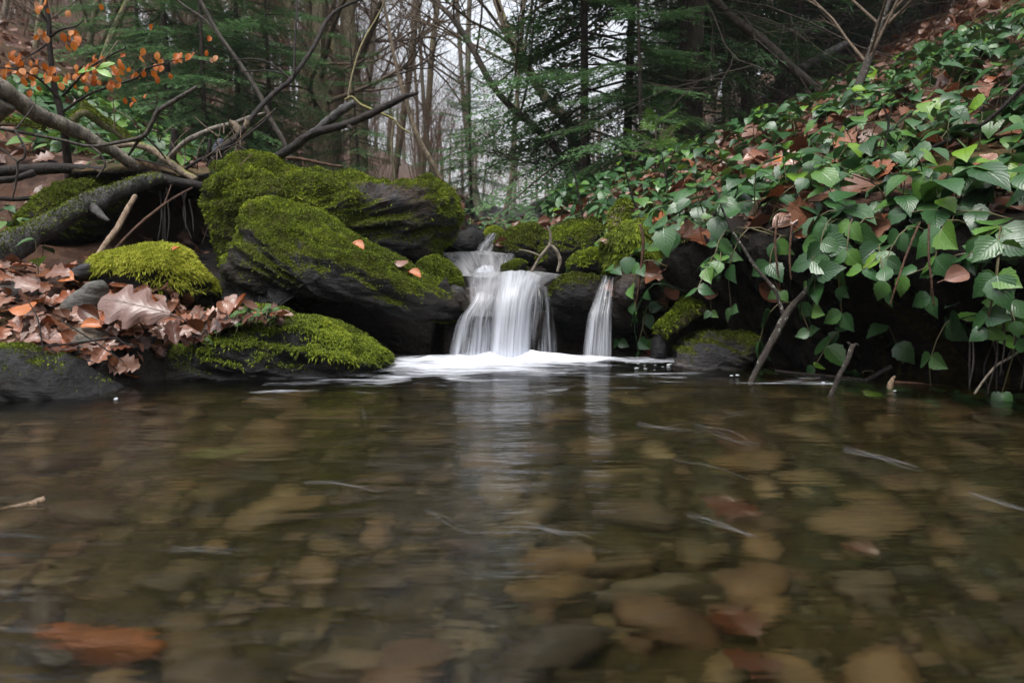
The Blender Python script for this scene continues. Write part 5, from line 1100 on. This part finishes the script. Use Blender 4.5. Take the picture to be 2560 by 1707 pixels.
own_tree([(815,440,8.6),(806,300,8.6),(800,150,8.6),(797,0,8.6)], 24, M['bark_moss'], "broadest brown trunk with moss at its foot in the close trunk group", 0, seed=3)
own_tree([(832,420,9.6),(842,250,9.6),(856,120,9.6),(880,0,9.6)], 21, M['bark'], "smooth dark brown trunk beside the broadest one, leaning the other way", 0, seed=4)
own_tree([(905,420,11),(918,250,11),(930,120,11),(938,0,11)], 10, M['bark_grey'], "thin grey-brown trunk just past the close trunk group", 0, seed=5)
own_tree([(985,450,12),(1010,280,12),(1030,130,12),(1042,0,12)], 11, M['bark'], "thin brown trunk behind the tip of the long broken stick", 0, seed=6)
own_tree([(1055,450,14),(1070,280,14),(1080,130,14),(1095,0,14)], 10, M['bark_moss'], "thin mossy trunk against the pale sky gap", 0, seed=7)
own_tree([(222,180,8.5),(224,120,8.5),(232,60,8.5),(245,0,8.5)], 10, M['bark_moss'], "mossy trunk behind the orange-leaved sapling's branch", 0, seed=8)
own_tree([(255,170,8.0),(268,120,8.0),(292,60,8.0),(322,0,8.0)], 11, M['bark_moss'], "thicker of two strongly leaning mossy trunks on the left slope", 0, seed=9)
own_tree([(240,160,8.6),(258,105,8.6),(280,55,8.6),(304,0,8.6)], 7, M['bark_moss'], "thinner of two strongly leaning mossy trunks on the left slope", 0, seed=10)
own_tree([(85,160,8.5),(90,110,8.5),(98,50,8.5),(108,0,8.5)], 9, M['bark_moss'], "mossy trunk behind the sapling's main stem", 0, seed=11)
own_tree([(565,300,9),(574,200,9),(588,90,9),(604,0,9)], 9, M['bark_moss'], "yellow-green mossy trunk standing among the young spruces", 0, seed=12)
own_tree([(400,250,11),(430,180,11),(470,90,11),(485,0,11)], 14, M['bark_grey'], "greyish trunk behind the slim leaning pole", 0, seed=13)
own_tree([(640,300,12),(645,180,12),(655,90,12),(665,0,12)], 10, M['bark'], "brown trunk behind the long arching dark branch", 0, seed=14)
own_tree([(1420,420,6.0),(1345,325,6.1),(1290,280,6.15),(1232,215,6.2),(1180,120,6.3),(1130,45,6.35),(1085,0,6.4)], 11, M['bark_spruce'], "thin lichen-mottled trunk leaning far over in front of the sky gap", 0, seed=15, h=7)
own_tree([(1430,330,7.6),(1370,255,7.7),(1318,170,7.8),(1290,125,7.85),(1262,60,7.9),(1240,0,8)], 16, M['bark'], "stouter dark trunk leaning in the sky gap beside the thin one", 0, seed=16)
own_tree([(2138,240,3.3),(2160,180,3.35),(2185,110,3.4),(2205,45,3.45),(2222,0,3.5)], 13, M['bark_lichen'], "bare reddish-grey young trunk leaning on the plant-covered bank", 0, seed=17, rough=.08)
r = np.random.default_rng(91)
spots_t = []
def tree_ok(x, y, dmin): return all((x-a)**2+(y-b)**2 > dmin**2 for a, b in spots_t)
wheres = {0: "on the far slope left of the valley", 1: "on the valley floor beyond the falls", 2: "on the far slope above the plant bank"}
cnt = 0
while cnt < 105:
    y = r.uniform(9, 44); u = r.uniform(-.68, .42); x = u*y
    dd = min(abs(x-0), 99)
    if not tree_ok(x, y, .7 + .012*y): continue
    if u > .12 and r.random() < .6: continue
    if -.17 < u < .16 and (y > 24 or r.random() < .82): continue
    spots_t.append((x, y)); k = int(r.integers(6)) if not -.17 < u < .10 else int(r.choice([3,4,5])); cnt += 1
    nm = {0:"stout mossy", 1:"slender brown", 2:"straight grey", 3:"thin brown", 4:"thin mossy", 5:"thin leaning grey"}[k]
    wz = near('wood', (1280+u*FPX, 200)); dist = "near" if y < 18 else "farther" if y < 30 else "distant"
    put_tree(k, x, y, r.uniform(.8, 1.25), r.uniform(0, 6.28), f"{nm} bare tree, {dist}, {wz}", "bare trees of the valley wood")

# leafless shrubs that make the brown haze of twigs
def shrub(seed):
    r = np.random.default_rng(seed); tr, cr = MB(), MB()
    for q in range(7):
        a = r.uniform(0, 6.28); d = np.array([.35*math.cos(a), .35*math.sin(a), 1]); limb(tr, [.08*math.cos(a), .08*math.sin(a), -.05], d, r.uniform(1.4, 2.6), .006, 0, r, sides=4)
        limb(cr, [.08*math.cos(a), .08*math.sin(a), 0], d, r.uniform(1.4, 2.6), .0045, 2, r, up=.1, sides=4, twigs=7)
    return tr.mesh("stems", M['twig']), cr.mesh("twigs", M['twig_red'])
SH = [shrub(s) for s in range(5)]
for q in range(64):
    y = r.uniform(8.5, 28); u = r.uniform(-.62, .25); x = u*y
    if abs(x) < .6 and y < 9: continue
    o = empty("leafless_shrub", (x, y, float(H(x,y))), label=f"leafless brown shrub {'near' if y < 12 else 'farther' if y < 20 else 'deep'} {near('wood', (1280+u*FPX, 200))}", cat="shrub", group="leafless shrubs of the wood"); o.rotation_euler = (0,0,r.uniform(0,6.28)); s = r.uniform(.6,1.3); o.scale = (s,s,s)
    a, b = SH[int(r.integers(5))]; obj("stems", a, parent=o); obj("twigs", b, parent=o)

# far-off wood: one mass
fw = MB()
for q in range(620):
    y = r.uniform(40, 125); u = r.uniform(-.75, .75); x = u*y; z = float(H(x, y)); h = r.uniform(8, 14)
    if -.2 < u < .17:
        if r.random() < .6: continue
        h = min(h, .085*y)
    w = r.uniform(.06, .15); l = r.normal(0, .06, 2)*h
    tube(fw, [[x,y,z],[x+l[0]*.4,y+l[1]*.4,z+h*.5],[x+l[0],y+l[1],z+h]], [w, w*.7, w*.2], 4, cap=False)
    for t in range(16):
        f = r.uniform(.1, 1); p = np.array([x+l[0]*f, y+l[1]*f, z+h*f]); d = r.normal(0, 1, 3); d[2] = abs(d[2])*.8+.3; d /= np.linalg.norm(d); L = r.uniform(.8, 2.6)*(1.2-f*.6); s = np.cross(d, [.3,.5,.8]); s = s/np.linalg.norm(s)*.018
        m = p + d*L*.5 + r.normal(0,.1,3); fw.add(np.array([p-s, p+s, m+s*.7, m-s*.7, p+d*L+r.normal(0,.2,3)]), [[0,1,2,3]], [[3,2,4]])
obj("far_wood", fw.mesh("far_wood", M['twig']), kind='stuff', label="distant bare wood closing the valley", cat="wood")

# ------------------------------------------------------------------ spruces
def bough(seed, n=13, fine=.020):
    """one flat spray, 1 m long along +y, needles as small blades both sides of every twig"""
    r = np.random.default_rng(seed); mb = MB(); P0 = []; D0 = []; Ls = []
    twigs = [(np.array([0,0,0.]), np.array([0,1,-.10]), 1.0)]
    for k in range(n):
        t = .10 + .86*k/n
        for s in (-1, 1):
            L = (.42*(1-t)**.8 + .06)*r.uniform(.6, 1.15); c = np.array([0, t, -.10*t])
            twigs.append((c, np.array([s*r.uniform(.7,1.0), r.uniform(.45,.9), r.normal(-.12,.10)]), L))
    for c, d, L in twigs:
        d = d/np.linalg.norm(d); m = max(3, int(L/fine)); t = (np.arange(m)+r.random(m)*.6)/m
        for s in (-1, 1):
            sd = np.cross(d, [0,0,1]); sd /= np.linalg.norm(sd); nl = .042*r.uniform(.7,1.2,m)
            q = c + d*(t*L)[:,None] + np.array([0,0,-.06])*(t*t*L)[:,None]
            dr = sd*s*.8 + d*.6; dirs = dr + r.normal(0,.25,(m,3)); dirs /= np.linalg.norm(dirs, axis=1)[:,None]
            b = d*.0085
            V = np.stack([q-b, q+b, q+dirs*nl[:,None]], 1).reshape(-1,3); k3 = np.arange(m)*3
            mb.add(V, None, np.stack([k3,k3+1,k3+2],1), None, np.repeat(np.clip(.25+.55*t+.15*r.normal(size=m), 0, 1), 3))
    return mb.arrays()
BG = [bough(s) for s in range(5)]
def spruce(seed, h, r0, Lmax, zlow, nb, mat, dead=0, sparse=1.0):
    r = np.random.default_rng(seed); tr, cr = MB(), MB(); lean = r.normal(0, .02, 2)
    z = np.linspace(-.2, h, 14); pts = np.stack([lean[0]*z, lean[1]*z, z], 1); tube(tr, pts, np.interp(z, [-.2,.2,h], [r0*1.35, r0, .006]), 9, .12, seed=seed)
    for q in range(nb):
        t = ((q+r.random())/nb)**.9; zz = zlow + (h*.99-zlow)*t; L = (Lmax*(1-t)**.75+.18)*r.uniform(.7,1.1)*sparse; a = r.uniform(0, 6.28)
        el = -.30 + .75*t + r.normal(0,.10); p = np.array([lean[0]*zz, lean[1]*zz, zz])
        y = np.array([math.cos(a)*math.cos(el), math.sin(a)*math.cos(el), math.sin(el)]); x = np.cross(y, [0,0,1]); x /= np.linalg.norm(x); zc = np.cross(x, y)
        cr.merge(BG[int(r.integers(5))], M4(np.stack([x,y,zc],1), p+y*.10*L, L), r.random()*.2)
        tube(tr, np.array([p, p+y*L*.5+np.array([0,0,-.02*L]), p+y*L*.9+np.array([0,0,-.07*L])]), [.006*L+.002,.004*L,.001], 4, cap=False)
    for q in range(dead):
        zz = r.uniform(.15, max(.5, zlow+1.6)); a = r.uniform(0, 6.28); p = np.array([lean[0]*zz, lean[1]*zz, zz])
        limb(tr, p, np.array([math.cos(a), math.sin(a), r.normal(-.15,.15)]), r.uniform(.6, 1.5)*min(1, Lmax), .007, 2, r, up=-.05, sides=4, spread=.7, twigs=4)
    return tr.mesh("trunk", M['bark_spruce']), cr.mesh("crown", mat)
SPB = [spruce(1, 9, .052, 1.7, 1.5, 105, M['needle'], 34), spruce(2, 11, .060, 1.9, 1.0, 125, M['needle'], 26), spruce(3, 7, .036, 1.3, .5, 90, M['needle'], 14)]
SPY = [spruce(4, 2.6, .025, .85, .15, 66, M['needle_young']), spruce(5, 3.6, .03, 1.05, .3, 84, M['needle_young'], 4), spruce(6, 1.7, .018, .6, .1, 48, M['needle_young'])]
def put_spruce(pair, x, y, s, rot, label, group=None, name="spruce_tree"):
    o = empty(name, (x, y, float(H(x,y))-.03), label=label, cat="tree", group=group); o.scale = (s,s,s); o.rotation_euler = (0,0,rot)
    obj("trunk", pair[0], parent=o); obj("crown", pair[1], parent=o); return o
def xa(px, Y): return (px-1280)/FPX*Y
put_spruce(SPB[0], xa(1722, 5.2), 5.2, 1.0, 0, "big dark spruce with bare dead lower branches behind the plant bank")
put_spruce(SPB[2], xa(1690, 5.9), 5.9, .9, 2, "thinner spruce trunk standing right behind the big dark one")
for q, (px, Y, k, s, lab) in enumerate([(1460, 5.6, 1, 1.0, "airy young spruce just left of the big dark spruce"), (1560, 7.2, 1, 1.3, "tall young spruce between the leaning trunk and the big dark spruce"), (1600, 4.6, 2, .75, "small spruce sapling at the top of the plant bank"), (1180, 9, 2, .9, "low spruce behind the end of the long boulder")]):
    put_spruce(SPY[k], xa(px, Y), Y, s, q*1.1, lab, name="young_spruce")
for q, (px, Y, k, s, lab) in enumerate([(450, 7.0, 1, .85, "young spruce behind the forked grey branch"), (530, 6.2, 0, .8, "bushy young spruce behind the curved pale branch"), (610, 7.6, 1, .9, "young spruce behind the arching dark branch, beside the mossy trunk"), (690, 6.6, 0, .8, "young spruce close behind the gnarled stub"), (380, 8.5, 0, 1.0, "young spruce behind the orange-leaved branch"), (905, 7.0, 2, .75, "low dark spruce behind the broken sticks")]):
    put_spruce(SPY[k], xa(px, Y), Y, s, q*1.7, lab, name="young_spruce")
rs = np.random.default_rng(17)
for q, (px, Y) in enumerate([(1850,7.5),(1960,9.0),(2080,10.5),(2200,9.5),(2330,11),(2470,9.0),(2580,8.0),(1800,11),(1930,13),(2120,14),(2260,15),(2420,14),(1700,14),(2700,12),(2560,16),(1860,17),(2050,18),(2300,19)]):
    k = int(rs.integers(3)); near_ = "first row" if Y < 10.6 else "second row" if Y < 15.5 else "third row"; zone = "left part" if px < 1850 else "middle part" if px < 2250 else "right part"
    put_spruce(SPB[k], xa(px, Y), Y, rs.uniform(.85,1.2), rs.uniform(0,6), f"dark spruce in the {near_} on the slope {near('wood', (px, 60))}", "dark spruces on the slope")
# fresh sprig of spruce in the plants
o = empty("spruce_seedling", at(1640, 330, 3.6), label="small bright green spruce seedling in front of the dark trunks", cat="seedling")
z0 = at(1640, 330, 3.6); zg = float(H(z0[0], z0[1])); obj("stem", tube(MB(), [[0,0,zg-z0[2]-.05],[0,0,-.1],[0,0,.06]], [.006,.005,.002], 5).mesh("stem", M['bark_spruce']), parent=o)
for q in range(9):
    a = q*2.4; el = .25 + .05*q; L = .22 - .012*q; y = np.array([math.cos(a)*math.cos(el), math.sin(a)*math.cos(el), math.sin(el)]); x = np.cross(y,[0,0,1]); x /= np.linalg.norm(x)
    obj("bough", MB().merge(BG[q % 5]).mesh("bough", M['needle_fresh']) if q < 1 else bpy.data.meshes["bough"], parent=o).matrix_local = Matrix(M4(np.stack([x,y,np.cross(x,y)],1), [0,0,-.12+.02*q], L).tolist())
stick("leaning_deadwood", [(2070,252,5.0),(2058,239,5.0),(1982,174,5.0),(1906,103,5.0),(1840,54,5.0),(1786,0,5.0),(1740,-40,5.0)], [9,11,12,12,11,10,8], M['bark_spruce'], "dark dead trunk leaning down from the big spruce onto the leaf-covered slope", "dead tree", sides=9, seed=91, rough=.25)
for q, (a, rr, lab) in enumerate([([(2000,172,7.5),(2060,140,7.6),(2118,108,7.7)], 11, "thick fallen log on the leaf-covered slope"), ([(2160,222,5.6),(2210,208,5.7),(2262,196,5.8)], 8, "dark fallen log at the edge of the plants below the slope"), ([(2265,158,6.6),(2330,128,6.8),(2410,95,7)], 10, "dark fallen log along the top edge of the plant slope"), ([(1700,365,4.8),(1800,352,4.7),(1900,342,4.6)], 9, "dark rotten log lying at the foot of the big spruce")]):
    stick("fallen_log", a, [rr, rr, rr*.8], M['bark_log'] if q == 0 else M['bark_dark'], lab, "log", sides=10, seed=93+q, rough=.25)

# ------------------------------------------------------------------ the orange-leaved sapling
r = np.random.default_rng(202)
sp_pts = [(172,425,2.75),(163,350,2.72),(155,300,2.7),(148,262,2.7),(139,235,2.7),(131,177,2.7),(124,109,2.7),(122,54,2.7),(112,0,2.7),(106,-50,2.7)]
org = at(*sp_pts[0]); org[2] = float(H(org[0], org[1])); sap = empty("beech_sapling", org, label="young beech with orange dead leaves on a spreading branch", cat="sapling")
ps = np.vstack([[org[0], org[1], org[2]-.05], path(sp_pts)]); obj("trunk", tube(MB(), ps, np.interp(np.linspace(0,1,len(ps)), [0,.3,1], [rad_px(11,2.7), rad_px(8,2.7), rad_px(5,2.7)]), 9, .12).mesh("trunk", M['bark_dark'], origin=org), parent=sap)
brs = [[(160,278,2.7),(218,239,2.68),(272,218,2.66),(340,196,2.65),(362,174,2.65),(408,160,2.65),(462,147,2.66),(552,160,2.7)], [(157,240,2.7),(190,205,2.68),(226,169,2.66),(288,133,2.65),(313,120,2.65),(306,102,2.65)], [(150,250,2.7),(100,200,2.66),(60,180,2.62),(0,168,2.6),(-60,160,2.6)], [(124,95,2.7),(150,76,2.68),(190,66,2.66),(210,50,2.65)], [(122,60,2.7),(100,30,2.68),(70,0,2.66)], [(124,105,2.7),(90,130,2.68),(50,152,2.66)]]
for b in brs: pb = path(b); obj("branch", tube(MB(), pb, np.linspace(rad_px(3.4,2.7), rad_px(1.2,2.7), len(pb)), 6, .1).mesh("branch", M['bark_dark'], origin=org), parent=sap)
olm = [leaf_shape(beech, 1, 7, LS, fold=f, droop=d, corr=.03, seed=k, stem=.15).mesh("leaf", M['leaf_orange']) for k, (f, d) in enumerate([(.25,.2),(-.2,.3),(.4,.1)])]
spots_l = [(x, np.interp(x, [0,60,160,260,350,420], [190,190,185,182,178,172]) + r.normal(0,18)) for x in r.uniform(0, 430, 95)] + [(x, 140 + r.normal(0,9)) for x in r.uniform(400, 555, 12)] + [(105+r.normal(0,14), 15+r.normal(0,14)) for _ in range(7)] + [(r.uniform(95,120), r.uniform(75,100)) for _ in range(6)] + [(r.uniform(150,200), r.uniform(80,118)) for _ in range(10)] + [(r.uniform(20,60), r.uniform(130,165)) for _ in range(9)] + [(312,252),(335,262),(333,250),(366,243),(175,35),(250,18),(382,70),(525,98)]
for x, y in spots_l:
    d = np.array([r.normal(0,.5), r.normal(0,.5)-.2, -1.0]); d /= np.linalg.norm(d); n = np.array([r.normal(0,.6), -1, r.normal(.3,.4)]); n -= d*n.dot(d); n /= np.linalg.norm(n)
    lf = obj("leaf", olm[int(r.integers(3))], parent=sap); p = at(x, y-8, 2.66+r.normal(0,.05)) - org; set_m(lf, M4(np.stack([np.cross(d,n), d, n],1), p, r.uniform(.020,.034))); lf.pass_index = int(r.integers(1, 99))
gl = leaf_shape(lambda t: .16*math.sin(PI*t)**.7+.01, 1, 8, LS, fold=.2, droop=.15, corr=.02).mesh("leaf", leafm((.16,.33,.02), "lime_leaf"))
o = empty("lime_green_sprig", at(240,172,2.6), label="bright lime-green leaf pair hanging among the orange leaves", cat="plant")
obj("stem", tube(MB(), [[0,0,0],[.03,0,.03],[.07,0,.08]], .0018, 5).mesh("stem", M['stem']), parent=o)
for d in ([1,.1,.45],[.6,-.2,-.25],[-.9,-.1,-.1]):
    d = np.array(d)/np.linalg.norm(d); n = np.array([-.1,-.8,.6]); n -= d*n.dot(d); n /= np.linalg.norm(n); q = obj("leaf", gl, parent=o); set_m(q, M4(np.stack([np.cross(d,n), d, n],1), [0,0,0], .065))

# ------------------------------------------------------------------ roof slab of earth and leaves, added to keep the hollow dark
V, Q, T, TT, N = inflate([(250,452),(300,428),(380,432),(450,436),(540,430),(560,450),(550,478),(450,482),(330,478),(262,474)], 2.98, .46, nseg=90, nring=36, amp=.05, seed=71, layer=.0, fscale=9)
org = V.mean(0); obj("shade_roof", MB().add(V, Q, T, None, np.clip(N[:,2]*1.2, 0, 1), np.clip(N[:,2]*.5+.6*fbm(V, 6, 3), 0, 1)*.6).mesh("shade_roof", M['ground'], origin=org), loc=org, label="added roof slab of earth and leaves shading the hollow under the branches", cat="added roof")
# ------------------------------------------------------------------ the wood goes on downstream, behind the viewpoint
w = bpy.data.objects.new("woodland", None); COL.objects.link(w); w['kind'] = 'stuff'; w['label'] = "spruce wood downstream of the pool"
rw = np.random.default_rng(8)
for q in range(18):
    y = rw.uniform(-15, -4); x = rw.choice([-1, 1])*rw.uniform(.8, 9)
    c = obj("crown", SPB[q % 3][1], parent=w, loc=(x, y, float(H(x, y))-.6)); t = obj("trunk", SPB[q % 3][0], parent=w, loc=(x, y, float(H(x, y))-.6))
    c.rotation_euler = t.rotation_euler = (0, 0, rw.uniform(0, 6)); c.scale = t.scale = (1.1,)*3

# ------------------------------------------------------------------ damp air of the wood
hv = bpy.data.materials.new("haze"); hv.use_nodes = True; hn = hv.node_tree.nodes; hn.remove(hn["Principled BSDF"])
pv = hn.new("ShaderNodeVolumePrincipled"); pv.inputs['Color'].default_value = (.85,.88,.92,1); pv.inputs['Density'].default_value = HAZE; pv.inputs['Anisotropy'].default_value = .2
hv.node_tree.links.new(pv.outputs[0], hn["Material Output"].inputs['Volume'])
zb, zt = -2.5, 60.0; x0, x1, y0, y1 = -130, 130, -60, 180
Vh = [[x0,y0,zb],[x1,y0,zb],[x1,y1,zb],[x0,y1,zb],[x0,y0,zt],[x1,y0,zt],[x1,y1,zt],[x0,y1,zt]]
obj("haze", MB().add(Vh, [[3,2,1,0],[4,5,6,7],[0,1,5,4],[1,2,6,5],[2,3,7,6],[3,0,4,7]]).mesh("haze", hv, False), kind='stuff', label="thin damp haze in the valley wood")

# long-exposure streaks on the moving water, shaped as faint pale threads
m_, n_, l_, b_ = nodes("water_streak"); b_.inputs['Base Color'].default_value = (.75,.76,.82,1); b_.inputs['Roughness'].default_value = .5; b_.inputs['Alpha'].default_value = .06
ft = MB(); rt = np.random.default_rng(3)
for a, b, wv, nl in [((1592,1058),(1720,1074),4,4),((1735,1062),(1885,1108),6,3),((1790,1030),(1872,1040),5,2),((2108,1120),(2282,1168),3,6),((1718,1284),(1892,1342),4,4),((1312,1312),(1462,1350),6,5),((1058,1274),(1168,1326),5,2),((2418,1236),(2570,1276),3,4),((860,958),(960,940),8,3),((620,1000),(700,990),3,2),((905,1000),(920,1090),3,1),((430,1370),(590,1378),3,3),((760,1205),(940,1215),4,3),((1650,1130),(1850,1190),5,1)]:
    for q in range(nl):
        t = np.linspace(0, 1, 12); o1, o2, ph = rt.normal(0, 5), rt.normal(0, 5), rt.uniform(0, 6)
        P = np.array([at_z(a[0]+(b[0]-a[0])*x + rt.normal(0,1), a[1]+(b[1]-a[1])*x + o1*(1-x)+o2*x + wv*math.sin(ph+6*x), .0045) for x in np.clip(t*(1+rt.normal(0,.1)), 0, 1.1)])
        d = np.gradient(P, axis=0); sd_ = np.stack([-d[:,1], d[:,0], 0*d[:,0]], 1); sd_ /= np.linalg.norm(sd_, axis=1)[:,None]+1e-9
        w_ = (.0007*np.sin(PI*np.clip(t,.03,.97)))[:,None]*P[:,1:2]; V = np.concatenate([P-sd_*w_, P+sd_*w_, P+np.array([0,0,.0006])]); k = np.arange(11)
        ft.add(V, np.concatenate([np.stack([k, k+1, 24+k+1, 24+k], 1), np.stack([24+k, 24+k+1, 12+k+1, 12+k], 1)]))
obj("water_streaks", ft.mesh("water_streaks", m_), kind='stuff', label="faint curling long-exposure streaks on the pool, shaped as pale threads", cat="foam")
